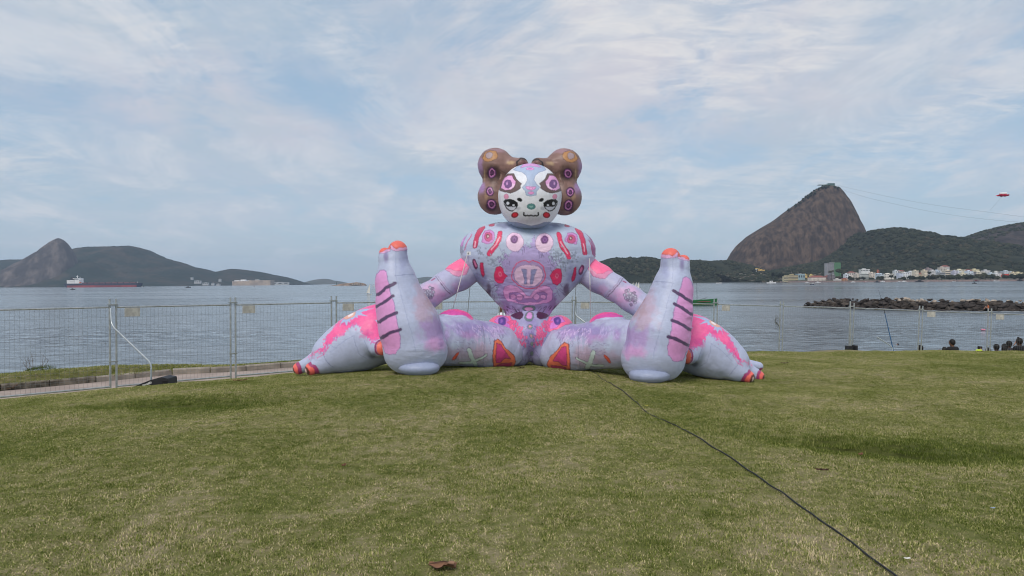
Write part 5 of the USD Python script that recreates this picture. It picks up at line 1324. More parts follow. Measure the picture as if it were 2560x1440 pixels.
def motor_boat(px, py, L, label, hull=None, cabin=None, rot=0.0, H=.9, name='motor_boat', cab=(.30, .62, 1.2), group=None, D=None):
    hz = 706 + (1280 - px) * math.tan(ROLL)
    D = D or (EYE[2] - SEA) * FPX / max(py - hz, 2.2)
    c = at(px, py, D)
    t = thing(name, label, 'boat', (c[0], D, SEA), rot, group)
    hl = hull_mesh(L, L * .32, H * L / 8); hl.apply_translation([0, 0, .1])
    obj('hull', hl, hull or white_p, t)
    h0 = H * L / 8 + .1
    x0, x1, ch = -L / 2 + cab[0] * L, -L / 2 + cab[1] * L, cab[2] * L / 8
    obj('cabin', box(x0, x1, -L * .10, L * .10, h0 * .7, h0 + ch), cabin or white_p, t)
    obj('window', box(x0 + .06 * L, x1 - .04 * L, -L * .103, L * .103, h0 + ch * .45, h0 + ch * .8), glass_m, t)
    obj('roof', box(x0 - .04 * L, x1 + .05 * L, -L * .115, L * .115, h0 + ch + .002, h0 + ch + .05 * L / 8), cabin or white_p, t)
    return t


motor_boat(2031, 712.5, 7, 'white speed boat coming head on in front of the town', blue_p, white_p, -80)
motor_boat(2436, 709, 5, 'small dark boat crossing alone off the town near the right', dark_p, dark_p, 160)
motor_boat(182, 724.5, 7, 'small dark boat below the ship stern', dark_p, dark_p, 10)
motor_boat(471, 719.5, 11, 'dark launch off the far shore between ship and fortress', dark_p, dark_p, 0)
motor_boat(936, 716, 8, 'small white boat beyond the sailing dinghy', white_p, white_p, 0)
motor_boat(636, 717, 7, 'tiny white boat in front of the fortress', white_p, dark_p, 0)
motor_boat(355, 719.5, 13, 'tug pushing at the ship bow', dark_p, white_p, 180, D=2850)
for (x, y, L, lab, hu, ca) in ((1929, 708.3, 18, 'white ferry moored at the wooded point', white_p, white_p), (1797, 708.6, 12, 'small boat close under the wooded hill', white_p, dark_p), (2133, 706, 9, 'white launch moored left of the striped block', white_p, white_p), (2164, 705.5, 8, 'red and white boat at the wall below the striped block', red_p, white_p),
                             (2193, 706, 11, 'dark low boat beside a white launch at the wall', dark_p, dark_p), (2207, 705.2, 10, 'white launch right of the dark low boat', white_p, white_p), (2248, 704.8, 6.5, 'stubby white boat with a high cabin at the wall', white_p, white_p), (2260, 704.8, 10, 'low white launch right of the stubby boat', white_p, white_p),
                             (2298, 705.4, 15, 'dark tour boat with a white bow off the wall', dark_p, dark_p), (2385, 703.8, 7, 'small white boat below the narrow white block', white_p, dark_p), (2411, 703.4, 5, 'tiny white boat below the pale tower', white_p, white_p), (2441, 703.6, 12, 'brown covered boat at the wall right of the pale tower', dark_p, red_p),
                             (2487, 703.2, 7, 'white boat left of the moored yacht', white_p, white_p), (2550, 702.6, 13, 'dark boat at the wall by the right edge', dark_p, dark_p), (2018, 707.2, 8, 'white launch in front of the palace', white_p, white_p), (2045, 707.2, 10, 'second white launch in front of the palace, further right', white_p, white_p)):
    motor_boat(x, y, L, lab, hu, ca, 0 if int(x) % 2 else 180, group='boats moored along the town wall' if x > 2000 else None)


def sail_boat(px, py, D, hpx, L, label, hull=None, sail=True, lean=0.0, rot=0.0, spar=False, cloth=None):
    c = at(px, py, D)
    t = thing('sail_boat', label, 'sailboat', (c[0], D, SEA), rot)
    h = hpx * D / FPX
    hl = hull_mesh(L, L * .34, L * .11); hl.apply_translation([0, 0, .08])
    obj('hull', hl, hull or white_p, t)
    obj('mast', tube([(.05 * L, 0, .2), (.05 * L + lean, 0, h)], [.05, .035], 6), dark_p if not sail else steel, t)
    if sail:
        n_ = 14
        u = np.linspace(0, 1, n_)
        g = []
        for a in u:
            w = .75 * L * (1 - a) ** .9 + .02
            z = .16 * h + a * .83 * h
            x = .05 * L + lean * z / h
            g.append([(x - w * b, .10 * L * math.sin(math.pi * b) * (1 - a), z + .03 * h * (1 - b) * 0) for b in np.linspace(0, 1, 6)])
        g = np.array(g); m = sheet(g[..., 0], g[..., 1], g[..., 2]); m2 = m.copy(); m2.vertices += [0, .012, 0]; m2.invert()
        obj('main_sail', join([m, m2]), cloth or mat('sail_cloth', (.74, .72, .66), (.66, .64, .58), scale=1.5, rough=.8), t, smooth=True)
        obj('boom', tube([(.05 * L, 0, .15 * h), (-.6 * L, 0, .15 * h)], .04, 6), steel, t)
    elif spar:
        obj('boom', tube([(.05 * L, 0, .22 * h), (.05 * L + .45 * h, 0, .34 * h)], .05, 6), dark_p, t)
    return t


sb = sail_boat(924, 737.5, 385, 27, 2.5, 'white sailing dinghy near the upright left foot', lean=.15, rot=0)
obj('sailor', trimesh.creation.capsule(.5, .22).apply_translation([-.9, 0, .35]), dark_p, sb)
sail_boat(1584, 725, 560, 17, 2.4, 'leftmost of three white sails behind the right arm', lean=-.35)
sail_boat(1591, 725, 565, 18, 2.4, 'middle of three white sails behind the right arm', lean=.1)
sail_boat(1598, 725, 560, 18, 2.8, 'rightmost of three white sails behind the right arm', lean=-.2)
gb = sail_boat(1737, 764.5, 176, 56, 11, 'green open boat with a bare dark mast behind the right foot', mat('green_paint', (.02, .16, .05), (.03, .12, .04), scale=2, rough=.5), sail=False, rot=0, spar=True)
obj('gunwale_stripe', box(-4.4, 3.4, -1.72, -1.6, .85, 1.0), red_p, gb)
yt = sail_boat(2494, 703.3, 1500, 16, 8, 'moored yacht with bare mast near the right edge', sail=False)

# the kite
kt = thing('kite', 'red and white inflated kite flying at the far right', 'kite', at(2506, 486, 250))
u, w_ = np.meshgrid(np.linspace(-1, 1, 30), np.linspace(0, 1, 10), indexing='ij')
def canopy(a0, a1, rx, rz, dz):
    th = a0 + (a1 - a0) * w_
    X_ = 1.75 * u + .25 * np.clip(u - .6, 0, 1) * 2; Zz = rz * np.cos(th) * np.sqrt(np.clip(1 - .75 * u ** 2, .05, 1)) + dz - .35 * np.clip(u - .5, 0, 1) + .08 * np.sin(u * 9)
    Y_ = rx * np.sin(th)
    m = sheet(X_, Y_, Zz); m2 = m.copy(); m2.vertices = np.array(m2.vertices) * .985; m2.invert()
    return join([m, m2])
obj('red_skin', canopy(math.radians(95), math.radians(275), .8, .75, -.05), mat('kite_red', (.62, .05, .10), (.5, .04, .08), scale=1, rough=.6), kt, smooth=True)
for k in range(7):
    x = -.95 + k * .36
    c_ = trimesh.creation.icosphere(2, 1.0); c_.apply_scale([.21, .45, .48 - .03 * abs(k - 4)]); c_.apply_translation([x + .15, .1, .28]); obj('white_cell', c_, white_p, kt, smooth=True)
obj('tether', tube([(0, 0, -.6), (-.4, 6, -5)], .02, 5), mat('cord_grey', (.3, .32, .35)), kt)

# ------------------------------------------------------------------ breakwater of loose stones
BW = [at(2018, 769, 156), at(2060, 771, 152), at(2130, 773, 147), at(2230, 776, 140), at(2330, 778.5, 136), at(2450, 780, 132), at(2560, 781, 130), at(2680, 783, 127)]
bx = [p[0] for p in BW]
bwy = PchipInterpolator(bx, [p[1] for p in BW])
bh = PchipInterpolator(bx, [.5, 1.5, 2.0, 2.25, 2.05, 2.0, 1.9, 1.8])
dk = mat('stone_dark', (.022, .019, .018), (.055, .046, .042), scale=.9, rough=.9, bump=.05, bscale=3, space='world')
md = mat('stone_brown', (.045, .037, .032), (.09, .075, .063), scale=.9, rough=.9, bump=.05, bscale=3, space='world')
lt = mat('stone_pale', lin(176, 164, 150), lin(126, 116, 106), scale=.9, rough=.9, bump=.05, bscale=3, space='world')
brk = thing('breakwater', 'low breakwater of dark boulders topped with pale stones, behind the fence at right', 'breakwater')
rb = np.random.default_rng(8)


def stone(seed, r):
    q = rb.normal(size=(13, 3)); q /= np.linalg.norm(q, axis=1, keepdims=True)
    q *= rb.uniform(.75, 1.1, (13, 1))
    return trimesh.convex.convex_hull(q * np.array([r * rb.uniform(.9, 1.5), r * rb.uniform(.8, 1.2), r * rb.uniform(.6, .9)]))


core = []
for x in np.linspace(bx[0] + .8, bx[-1], 160):
    y, h = float(bwy(x)), float(bh(x))
    core.append([(x, y + .6, SEA - .6), (x, y + 1.2, SEA + h * .55), (x, y + 3.0, SEA + h * .8), (x, y + 5.0, SEA + h * .5), (x, y + 6.5, SEA - .6)])
core = np.array(core)
core_n = (fbm(core * np.array([1.1, 1.1, 1.6]), 3) - .5)[..., None] * np.array([.5, .5, .9])
core = core + core_n
obj('core', sheet(core[..., 0], core[..., 1], core[..., 2]), dk, brk)
for k in range(298):
    x = bx[0] + (bx[-1] - bx[0]) * (rb.random() ** 1.05)
    y0, h = float(bwy(x)), float(bh(x))
    t = rb.random()
    r = rb.uniform(.42, .85) * (.7 if h < 1 else 1)
    tip = x - bx[0]
    if t < .72:
        z, y = SEA - .1 + h * .78 * (t / .72), y0 + 1.7 * (t / .72) + rb.uniform(-.2, .2); m = md if rb.random() < .35 else dk
    else:
        z, y = SEA + h * rb.uniform(.78, .98), y0 + rb.uniform(1.8, 4.2)
        pale = sstep(9, 13, tip) * (1 if rb.random() < .75 else 0)
        m = lt if pale > .5 else dk
        r *= .74
    s = stone(k, r); s.apply_translation([x, y, z])
    obj('stone', s, m, brk)
foam = np.linspace(bx[0], bx[-1], 80)
fv = np.array([[(x, float(bwy(x)) - .5 - 1.2 * vnoise(np.array([x * .5, 1, 2])), SEA + .03), (x, float(bwy(x)) + .9, SEA + .03)] for x in foam])
obj('foam', up_facing(sheet(fv[..., 0], fv[..., 1], fv[..., 2])), mat('foam_white', lin(206, 210, 214), lin(150, 166, 180), scale=1.5, rough=.8, space='world', lo=.42, hi=.58), label='thin white foam line at the foot of the breakwater', cat='foam', kind='stuff')

# ------------------------------------------------------------------ the mesh fence
W = 2.8
GAP = .13
w_ = W - GAP


def fence_panel(proto, plate):
    R_ = .0235
    top, bot = RAIL, .10
    for x in (0, w_):
        obj('post', tube([(x, 0, 0), (x, 0, top + .19)], R_, 10), steel, proto)
    obj('top_rail', tube([(.012, 0, top), (w_ - .012, 0, top)], R_ * .9, 10), steel, proto)
    obj('bottom_rail', tube([(.012, 0, bot), (w_ - .012, 0, bot)], R_ * .9, 10), steel, proto)
    wires = []
    for x in np.linspace(.095, w_ - .095, 28):
        wires.append(tube([(x, -.01, bot), (x, -.01, top)], 0.0021, 4, False))
    for z in np.arange(bot + .2, top - .05, .2):
        wires.append(tube([(.0, .0, z), (w_, .0, z)], 0.0021, 4, False))
    obj('wire_mesh', join(wires), mat('wire_zinc', (.17, .18, .18), (.24, .25, .25), scale=5, rough=.5, metal=.6), proto, kind='stuff')
    obj('clamp', join([box(w_ - .04, w_ + GAP + .04, -.035, .035, top + .035, top + .075), tube([(w_ + GAP / 2, -.05, top + .055), (w_ + GAP / 2, .05, top + .055)], .016, 6)]), steel, proto)
    obj('clamp', box(w_ - .03, w_ + GAP + .03, -.03, .03, .66, .69), steel, proto)
    if plate:
        obj('plate', box(.17, .50, -.035, -.025, top - .225, top - .025), mat('plate_zinc', lin(186, 184, 176), lin(160, 158, 152), scale=12, rough=.6), proto)


pa, pb = prototype('fence_panel_with_plate'), prototype('fence_panel_plain')
_st = stage
fence_panel(pa, True); fence_panel(pb, False)
FL = ['leftmost wire mesh fence panel, cut off by the left edge', 'wire mesh panel right of the leaning brace, second from the left', 'wire mesh panel left of the inflatable hand on the left', 'wire mesh panel partly hidden behind the left hand', 'wire mesh panel behind the left arm, seen under it', 'wire mesh panel behind the figure waist',
      'wire mesh panel under the right arm, beside the brace behind the waist', 'wire mesh panel mostly hidden by the right foot', 'wire mesh panel just right of the right hand with a grey plate', 'plain wire mesh panel between the tied post and the triple post', 'plain wire mesh panel with the blue rod behind it',
      'wire mesh panel in front of the man with the dark shirt', 'rightmost wire mesh panel, cut off by the right edge']
for i in range(len(JOINT) - 1):
    a, b = JOINT[i], JOINT[i + 1]
    d = b - a
    hd = math.hypot(d[0], d[1])
    u = d / hd
    o = a + u * GAP / 2 * 1.0
    src = pb if i in (0, 9, 10) else pa
    x = UsdGeom.Xform.Define(stage, numbered('/World', 'site_fence'))
    x.AddTranslateOp().Set(Gf.Vec3d(float(o[0]), float(o[1]), float(a[2] - RAIL)))
    x.AddRotateZOp().Set(math.degrees(math.atan2(d[1], d[0])))
    x.AddRotateYOp().Set(-math.degrees(math.atan2(d[2], hd)))
    x.AddScaleOp().Set(Gf.Vec3f(hd / W, 1, 1))
    p = x.GetPrim(); p.GetReferences().AddInternalReference(src.GetPath()); p.SetInstanceable(True)
    tag(p, FL[i], 'fence', 'wire mesh fences standing end to end behind the mound')
# braces
brace_m = mat('brace_steel', (.38, .42, .44), (.48, .52, .54), scale=8, rough=.4, metal=.7)


def bent(pts, c=.12):
    p = [np.asarray(q, float) for q in pts]
    out = [p[0]]
    for a, b, d in zip(p, p[1:], p[2:]):
        u, v = a - b, d - b
        lu, lv = np.linalg.norm(u), np.linalg.norm(v)
        s0, s1 = b + u / lu * min(c, lu * .45), b + v / lv * min(c, lv * .45)
        out += [(1 - t) ** 2 * s0 + 2 * t * (1 - t) * b + t * t * s1 for t in np.linspace(0, 1, 7)]
    return np.array(out + [p[-1]])


def brace(pts, label, r=.020):
    t = thing('fence_brace', label, 'brace')
    obj('pipe', tube(bent(pts), r, 10), brace_m, t)
    return t


J1 = JOINT[1]
brace([J1 + [.0, -.07, -.02], at(279.5, 814, 16.42), at(378, 908, 16.08), at(377.5, 956, 16.05)], 'bent grey brace pipe running from the left fence joint down to a black foot')
bs = thing('brace_foot', 'black plastic brace foot with white lettering at the grass edge', 'fence foot')
c0, c1 = at(327, 972, 16.0), at(421, 966, 16.0)
k_ = 16.0 / FPX
prof = [(0, -3), (2, 1), (22, 9), (48, 19), (72, 25.5), (77, 26), (93, 22.5), (94, 18), (94, -6), (0, -8)]
rot = math.atan2(1.0, 94)
pv = Polygon([(x * k_, y * k_) for x, y in prof])
m = trimesh.creation.extrude_polygon(pv, .42); m.apply_transform(np.array([[1, 0, 0, c0[0]], [0, 0, -1, 16.42], [0, 1, 0, c0[2] + .02], [0, 0, 0, 1.0]])); 
hole = box(c0[0] + 80 * k_, c0[0] + 92 * k_, 15.96, 16.2, c0[2] + .01, c0[2] + .20)
m.fix_normals()
obj('body', m, black_rubber, bs)
obj('socket', box(c0[0] + 80 * k_, c0[0] + 91 * k_, 15.985, 15.998, c0[2] + .02, c0[2] + .17), mat('socket_black', (.004, .004, .005), rough=.8), bs)
tx_ = meshkit.text_mesh('fürmatto', .052, .004, bold=True)
tx_.apply_transform(trimesh.transformations.rotation_matrix(math.radians(18), [0, 0, 1]))
tx_.apply_transform(np.array([[.74, 0, 0, c0[0] + 30 * k_], [0, 0, -1, 15.997], [0, 1, 0, c0[2] + .035], [0, 0, 0, 1.0]])); tx_.fix_normals()
obj('lettering', tx_, white_p, bs)
J6 = JOINT[6]
brace([J6 + [.06, -.07, 0], at(1438, 787, 24.55), at(1511, 842, 24.1), at(1512, 884, 24.0)], 'bent grey brace pipe right of the figure waist', .022)
brace([at(2192, 842, 27.0), at(2231, 867, 26.85), at(2233, 890, 26.8)], 'short sloping grey brace pipe by the blue rod', .02)
j10 = JOINT[10]
tp_ = thing('spare_post', 'extra taller post clamped in the triple post joint at right', 'post', (j10[0], j10[1] - .03, j10[2] - RAIL))
obj('tube', tube([(0, 0, 0), (0, 0, RAIL + .26)], .026, 10), steel, tp_)
for z in np.arange(.5, 1.9, .2):
    obj('rung', box(-.065, .065, -.008, .008, z, z + .016), steel, tp_)
ft_ = thing('post_foot', 'black rubber foot at the base of the triple post', 'fence foot', (j10[0], j10[1] - .1, j10[2] - RAIL))
obj('body', join([box(-.2, -.06, -.2, .1, .0, .50), box(-.06, .14, -.25, .12, .0, .34), box(.06, .15, -.2, .1, .34, .52)]), black_rubber, ft_)
j9 = JOINT[9]
cl = thing('wire_bundle', 'tangle of loose wire tied to the fence joint right of the right hand', 'wire', (j9[0], j9[1] - .04, j9[2] - .6))
rw = np.random.default_rng(2)
for k in range(6):
    a = np.linspace(0, 9, 40)
    obj('loop', tube(np.stack([.10 * np.cos(a + k) * (1 + .3 * np.sin(a * .7 + k)) - .1, .05 * np.sin(a * 1.3 + k), .14 * np.sin(a + k * .5) * (1 + .2 * np.cos(a)) - .05 * k + .05], -1), .004, 4), LOOK['wire_zinc'], cl)
obj('hook', tube([(-.17, 0, -.1), (-.17, 0, .28)], .008, 6), LOOK['wire_zinc'], cl)

# fishing rod stuck in the sand
rod = thing('fishing_rod', 'long blue fishing rod leaning left behind the fence', 'fishing rod')
a, b, c = at(2237, 892, 28.6), at(2212, 783, 28.4), at(2196, 724, 28.2)
obj('butt', tube([a, b], [.022, .014], 8), mat('rod_blue', (.02, .10, .26), (.03, .14, .34), scale=4, rough=.3), rod)
obj('tip', tube([b, (b + c) / 2 + [.02, 0, 0], c], [.013, .008, .003], 6), dark_p, rod)

# tether cords of the figure
cord = mat('white_cord', (.62, .60, .58), rough=.8)
for pts, lab, r in (((at(1168.5, 636, 13.60), at(1144, 728, 13.52), at(1131, 775, 13.86), at(1120, 900, 14.2)), 'white cord running down from the left shoulder', .008), ((at(1175.5, 712, 14.2), at(1168, 795, 15.5), at(1160, 905, 17)), 'thin grey cord behind the left arm', .006), ((at(1473.5, 646, 13.60), at(1475, 712, 13.58), at(1476.5, 795, 13.95), at(1478, 900, 14.3)), 'white cord hanging straight down from the right shoulder', .008), ((at(1440, 716, 14.4), at(1436, 790, 16), at(1434, 880, 17.4)), 'thin grey cord behind the right side of the torso', .006)):
    obj('tether_cord', tube(pts, r, 6), cord, label=lab, cat='cord')
tg = thing('cord_tag', 'small white tag with a dark mark where the left cord meets the shoulder', 'tag', at(1171, 633, 13.40))
obj('sheet', box(-.03, .045, -.004, .004, -.035, .03), white_p, tg); obj('buckle', box(-.012, .004, -.01, -.005, -.02, .012), dark_p, tg)

# the power cable over the lawn
CAB = [(1452, 919), (1475, 927), (1500, 944), (1530, 962), (1560, 983), (1582, 1002), (1605, 1023), (1630, 1040), (1665, 1056), (1700, 1073), (1735, 1092), (1775, 1117), (1815, 1140), (1850, 1164), (1900, 1201), (1960, 1241), (2010, 1278), (2060, 1313), (2100, 1342), (2140, 1373), (2180, 1404), (2215, 1432), (2260, 1466)]
rc = np.random.default_rng(4)
cp = smooth_path([on_ground(x, y) for x, y in CAB], 260)
cp[:, 2] = ground(cp[:, 0], cp[:, 1]) + .006 + .016 * fbm(np.stack([cp[:, 0] * 2, cp[:, 1] * 2, 0 * cp[:, 0]], -1), 2)
obj('power_cable', tube(cp, .006, 8), mat('cable_rubber', (.010, .010, .014), rough=.5), smooth=True, label='black power cable running from the figure over the lawn to the lower right', cat='cable')

# litter and leaves on the lawn
leaf_b = mat('dry_leaf', (.24, .12, .065), (.16, .08, .045), scale=14, rough=.8, bump=.004, bscale=60)
leaf_d = mat('dark_leaf', (.10, .05, .035), (.06, .035, .025), scale=14, rough=.8)


def leaf(px, py, L, Wd, ang, label, m, curl=.25, name='dry_leaf', lift=.03):
    p = on_ground(px, py)
    t, s = np.meshgrid(np.linspace(-1, 1, 17), np.linspace(-1, 1, 7), indexing='ij')
    wd = Wd / 2 * np.clip(1 - np.abs(t) ** 2.4, 0, 1) ** .7
    x, y = t * L / 2, s * wd
    z = lift + curl * L * .35 * t ** 2 + curl * np.abs(s) ** 2 * Wd * .5 + .006 * np.sin(t * 7 + s * 3)
    mm = sheet(x, y, z); m2 = mm.copy(); m2.vertices = np.array(m2.vertices) - [0, 0, .003]; m2.invert()
    tt = thing(name, label, 'leaf', p, ang)
    obj('blade', join([mm, m2]), m, tt, smooth=True)
    obj('midrib', tube([(-L * .62, 0, lift + curl * L * .4), (0, 0, lift + .005), (L * .48, 0, lift + curl * L * .32)], [.0035, .003, .001], 5), m, tt)


p = on_ground(1105, 1428)
pod = thing('leaf_sheath', 'large brown curled leaf sheath lying on the grass at the bottom edge', 'leaf', p, -6)
t, s = np.meshgrid(np.linspace(-1, 1, 19), np.linspace(-1, 1, 9), indexing='ij')
wd = .045 * np.clip(1.0 - .75 * np.clip(-t - .2, 0, 1), .12, 1)
x, y, z = t * .075, s * wd, .022 + .010 * s ** 2 - .010 * s * (t > .2) + .006 * np.sin(t * 5) + .012 * (t > .55) * np.abs(s)
mm = sheet(x, y, z); m2 = mm.copy(); m2.vertices = np.array(m2.vertices) - [0, 0, .004]; m2.invert()
obj('blade', join([mm, m2]), leaf_b, pod)
obj('rib', tube([(-.072, .008, .03), (0, .036, .036), (.05, .036, .036)], .003, 5), leaf_d, pod)
obj('torn_flap', box(.035, .068, -.012, .022, .040, .043), mat('leaf_inside', (.30, .17, .10), (.22, .12, .07), scale=20, rough=.8), pod)
leaf(600, 955, .24, .05, 12, 'long brown dry leaf on the grass left of the left hand', leaf_b, .12)
leaf(1303, 923, .13, .04, -5, 'small dark dry leaf in front of the crotch', leaf_d, .2)
leaf(1962, 911, .16, .06, 0, 'dark dry leaf on the grass right of the right hand', leaf_d, .2)
leaf(2056, 1184, .10, .02, -12, 'thin dark twig like leaf left of the lush streak on the lawn', leaf_d, .08)
leaf(2152, 1144, .06, .03, 30, 'pale dry leaf in the lush streak on the lawn', leaf_b, .3)
leaf(860, 1172, .05, .03, 60, 'tiny tan leaf on the lawn left of the middle', leaf_b, .3)


def scrap(px, py, c, label, L=.04):
    p = on_ground(px, py)
    b = box(-L / 2, L / 2, -L * .2, L * .2, .0, .004)
    b = b.subdivide(); v = np.array(b.vertices); v[:, 2] += .2 * np.abs(v[:, 0]); b.vertices = v
    obj('scrap', b.apply_translation(p + [0, 0, .035]), mat('scrap_' + label.split()[1], c, rough=.6), label=label, cat='litter')


scrap(1617, 1021, (.75, .65, .12), 'tiny yellow scrap beside the black cable', .04)
scrap(2482, 1285, (.35, .45, .62), 'tiny blue scrap on the lawn at right', .028)
scrap(2268, 1415, (.75, .72, .68), 'small white scrap near the cable at the bottom right', .032)

# leaf and bare shrub by the kerb
q = at(26, 972, 17.35); lf = thing('dry_leaf', 'curled orange leaf at the foot of the kerb by the left edge', 'leaf', (q[0], 17.3, -.88), 20)
mm = sheet(np.stack([np.linspace(-.16, .16, 9)] * 4, 1), np.stack([np.linspace(-.04, .06, 4)] * 9, 0), .02 + .09 * np.abs(np.stack([np.linspace(-1, 1, 9)] * 4, 1)) ** 2)
obj('blade', join([mm, mm.copy().apply_translation([0, 0, -.004])]), mat('orange_leaf', (.36, .17, .07), rough=.8), lf)
rs = np.random.default_rng(12)
sh = thing('bare_shrub', 'bare twiggy shrub beyond the kerb at left', 'shrub', (at(90, 935, 18.9)[0], 18.9, -.62))
tw = mat('twig', (.16, .13, .11), rough=.9)
for k in range(9):
    b0 = np.array([rs.uniform(-.25, .22), rs.uniform(-.1, .1), 0]); tip_ = b0 + [rs.uniform(-.15, .2), rs.uniform(-.1, .1), rs.uniform(.25, .5)]
    mid_ = (b0 + tip_) / 2 + rs.uniform(-.04, .04, 3)
    obj('branch', tube([b0, mid_, tip_], [.006, .005, .002], 5), tw, sh)
    for _ in range(3):
        s0 = mid_ + (tip_ - mid_) * rs.random(); obj('twig', tube([s0, s0 + rs.uniform(-.12, .12, 3) + [0, 0, .08]], [.003, .0015], 4), tw, sh)
mound = thing('grass_tussock', 'low green tussock under the bare shrub', 'plant', (at(98, 938, 18.8)[0], 18.85, -.64))
tv, tf, ts_ = tuft(31, .30, 500, .05, .13, .007)
tv[:, 2] += .10 * np.exp(-(tv[:, 0] / .25) ** 2)
obj('blades', (tv, tf), blade_m, mound, kind='stuff')
vx, vy = np.meshgrid(np.arange(-16, -1, .3), [.36, .6, .84, 1.1, 1.3], indexing='ij')
vy = kerb_y(vx) + vy
instancer('verge_grass', [tuft(41, .2, 800, .02, .05, .005)], np.stack([vx.ravel(), vy.ravel(), ground(vx, vy).ravel()], -1), np.zeros(vx.size, int), rg.uniform(0, 6, vx.size), rg.uniform(.8, 1.3, vx.size), blade_m, label='strip of green grass beyond the kerb', cat='grass', kind='stuff')

# ------------------------------------------------------------------ people beyond the fence
SKIN = {'brown': mat('skin_brown', (.13, .065, .042), rough=.5), 'dark': mat('skin_dark', (.055, .030, .022), rough=.5), 'tan': mat('skin_tan', (.36, .19, .13), rough=.5)}
HAIR = mat('hair_black', (.008, .007, .007), rough=.7)


def blob(bones, k, h=.022):
    def f(p):
        v = None
        for a, b, ra, rb_ in bones:
            w = bone(p, np.array(a, float), np.array(b, float), ra, rb_)
            v = w if v is None else smin(v, w, k)
        return v
    al = np.array([x for a, b, _, _ in bones for x in (a, b)], float); r = max(max(q[2], q[3]) for q in bones) + .05
    return surface_net(f, al.min(0) - r, al.max(0) + r, h)


def person(loc, facing, pose, skin, shirt, label, scale=1.0, lean=0.0, bald=False, cat='person', group=None, hair=True):
    """facing: degrees, 0 looks along +y (away). One continuous body; hair and shirt lie on it."""
    t = thing('person', label, cat, loc, facing, group)
    sit = pose == 'sit'
    hip = .12 if sit else .92
    S = np.array([0, lean, hip + .50]); N = np.array([0, lean * 1.15, hip + .575]); Hd = np.array([0, lean * 1.2 + .015, hip + .715])
    B = [((0, 0, hip), (0, lean * .5, hip + .25), .135, .13), ((0, lean * .5, hip + .25), tuple(S - [0, 0, .06]), .13, .15), ((-.15, S[1], S[2]), (.15, S[1], S[2]), .065, .065), (tuple(S), tuple(N), .06, .052), (tuple(N), tuple(Hd), .052, .09), (tuple(Hd + [0, .01, -.02]), tuple(Hd + [0, .01, .04]), .086, .098)]
    for sx in (-1, 1):
        sh_ = np.array([.19 * sx, S[1], S[2] - .01])
        if sit:
            el, ha = sh_ + [.07 * sx, .10, -.27], np.array([.13 * sx, .42, hip + .34])
            kn, an = np.array([.16 * sx, .44, hip + .38]), np.array([.15 * sx, .62, .05])
        elif pose == 'wade':
            el, ha = sh_ + [.10 * sx, .06, -.26], sh_ + [.06 * sx, .28, -.36]
            kn, an = np.array([.10 * sx, .02, .48]), np.array([.11 * sx, 0, .06])
        else:
            el, ha = sh_ + [.05 * sx, .0, -.29], sh_ + [.06 * sx, .08, -.55]
            kn, an = np.array([.10 * sx, .02, .48]), np.array([.11 * sx, 0, .06])
        B += [(tuple(sh_), tuple(el), .055, .043), (tuple(el), tuple(ha), .042, .030), (tuple(ha), tuple(ha + [0, .07, -.04]), .034, .022), ((.09 * sx, 0, hip), tuple(kn), .085, .058), (tuple(kn), tuple(an), .056, .038), (tuple(an), tuple(an + [0, .15, -.025]), .038, .03)]
    body = blob(B, .035)
    body.apply_scale(scale); obj('body', body, SKIN[skin], t, smooth=True)
    if shirt is not None:
        sh2 = blob([(a, b, ra + .014, rb_ + .014) for a, b, ra, rb_ in B[:3]] + [(tuple(np.array([.19 * sx, S[1], S[2] - .01])), tuple(np.array([.19 * sx, S[1], S[2] - .01]) + [.045 * sx, .06, -.17]), .071, .064) for sx in (-1, 1)], .04)
        sh2.apply_scale(scale); obj('shirt', sh2, shirt, t, smooth=True)
    if hair and not bald:
        hr = blob([(tuple(Hd + [0, -.012, .03]), tuple(Hd + [0, -.006, .055]), .098, .099), (tuple(Hd + [0, -.04, 0]), tuple(Hd + [0, -.03, .04]), .078, .085)], .03)
        hr.apply_scale(scale); obj('hair', hr, HAIR, t, smooth=True)
    return t


def seat_at(px, py_head, D, scale=1.0):
    """Ground point of a seated person whose head top is seen at px, py."""
    c = at(px, py_head, D)
    return (c[0], D, c[2] - .965 * scale)


T_ = {'black': mat('shirt_black', (.012, .012, .014), rough=.9), 'red': mat('shirt_red', (.45, .03, .05), rough=.9), 'white': mat('shirt_white', (.70, .73, .80), rough=.9), 'neon': mat('shirt_neon', (.55, .75, .05), rough=.8), 'navy': mat('shirt_navy', (.02, .025, .05), rough=.9), 'pink': mat('float_pink', (.7, .25, .35), rough=.7), 'char': mat('shirt_char', (.03, .03, .034), rough=.9)}
person(seat_at(2381, 851, 27.9), 12, 'sit', 'brown', T_['black'], 'man in a black shirt sitting with his back to the fence, largest of the people', 1.03)
person(seat_at(2361, 868, 28.2, .8), -20, 'sit', 'brown', None, 'bare shouldered person leaning beside the man in black', .8)
person(seat_at(2301, 863.5, 28.5), 20, 'sit', 'dark', T_['red'], 'person in red sitting behind the joint left of the man in black', 1.0)
person(seat_at(2471, 867, 28.6), 0, 'sit', 'dark', T_['navy'], 'dark haired person half hidden by the right fence joint', .95)
person(seat_at(2491.5, 861, 28.6), 0, 'sit', 'dark', T_['black'], 'person in black with a round head, just right of the right fence joint', 1.0)
person(seat_at(2512, 859, 28.9), 25, 'sit', 'dark', T_['char'], 'person in charcoal bending towards the white shirt', .98)
person(seat_at(2523, 856, 29.2), -10, 'sit', 'dark', T_['char'], 'taller dark haired person behind the white shirt', 1.05)
person(seat_at(2521, 868.5, 28.2, .9), 0, 'sit', 'dark', T_['white'], 'person bent over in a white shirt at the right', .9, lean=.22)
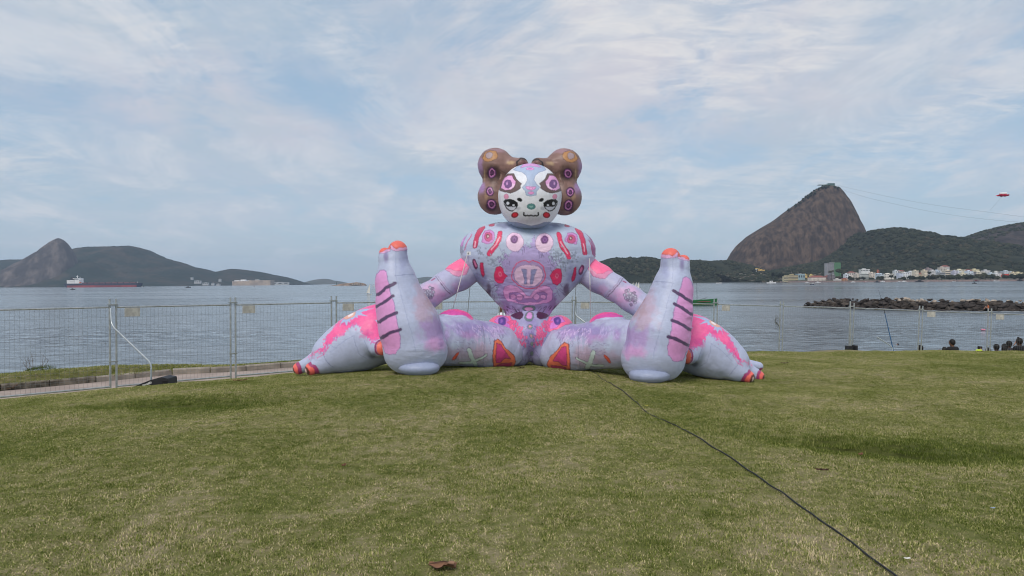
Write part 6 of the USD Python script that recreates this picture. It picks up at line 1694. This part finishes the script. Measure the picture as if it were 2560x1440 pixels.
person(seat_at(2549, 851, 28.4), 10, 'sit', 'dark', T_['black'], 'broad man in black by the right edge', 1.08)
person(at(2447, 868, 46) * [1, 1, 1] - [0, 0, 1.28], 0, 'stand', 'dark', T_['neon'], 'child in a neon yellow shirt near the waterline', .76)
person(at(2452.5, 867, 47.5) * [1, 1, 1] - [0, 0, 1.25], 30, 'stand', 'tan', None, 'bare child beside the neon yellow shirt', .72)
cx_ = at(1254, 770, 24.95)
person((cx_[0], 24.95, -.905), 115, 'stand', 'brown', T_['white'], 'man with dark hair walking behind the fence left of the figure waist', .97)
for px, py, D, sk, lab, sc, fc in ((2245, 858, 66, 'tan', 'bather with wet dark hair nearest the fence in the shallow water', 1.0, 60), (2364, 839, 84, 'dark', 'lone swimmer with only the head out of the water', 1.0, 0), (2463, 828, 92, 'tan', 'bather standing behind the right fence joint', 1.0, -30), (2496, 826, 92, 'tan', 'bather standing waist deep right of the fence joint', 1.0, 30), (2546, 842, 62, 'tan', 'bather above the heads at the right edge', 1.0, 0), (2459, 838, 84, 'dark', 'dark swimmer beside a pink float', 1.0, 80)):
    c = at(px, py, D)
    person((c[0], D, c[2] - 1.80 * sc), fc, 'wade', sk, None, lab, sc, group=None)
fl = thing('swim_float', 'small pink float beside the dark swimmer', 'float', (at(2458, 845, 83)[0], 83, SEA))
rg_ = trimesh.creation.torus(.17, .08, 24, 12); rg_.apply_translation([0, 0, .1])
obj('ring', rg_, T_['pink'], fl, smooth=True)
c = at(2475, 765, 130.5)
person((c[0], 131.0, c[2] - .6), 60, 'sit', 'tan', mat('shirt_orange', (.45, .13, .05), rough=.9), 'person in orange crouching on the breakwater stones', .95)

# ------------------------------------------------------------------ haze: the air between the camera and the far shores
hz_m = usdkit.material(stage, '/World/Looks/haze', {'v': ('principled_volume', {'color': (.68, .81, 1.0), 'density': 4.6e-5, 'anisotropy': .2})}, [], volume='v.volume')
obj('haze', box(-14000, 14000, -14000, 14000, -7.0, 480), hz_m, label='pale blue haze over the bay', cat='haze', kind='stuff')
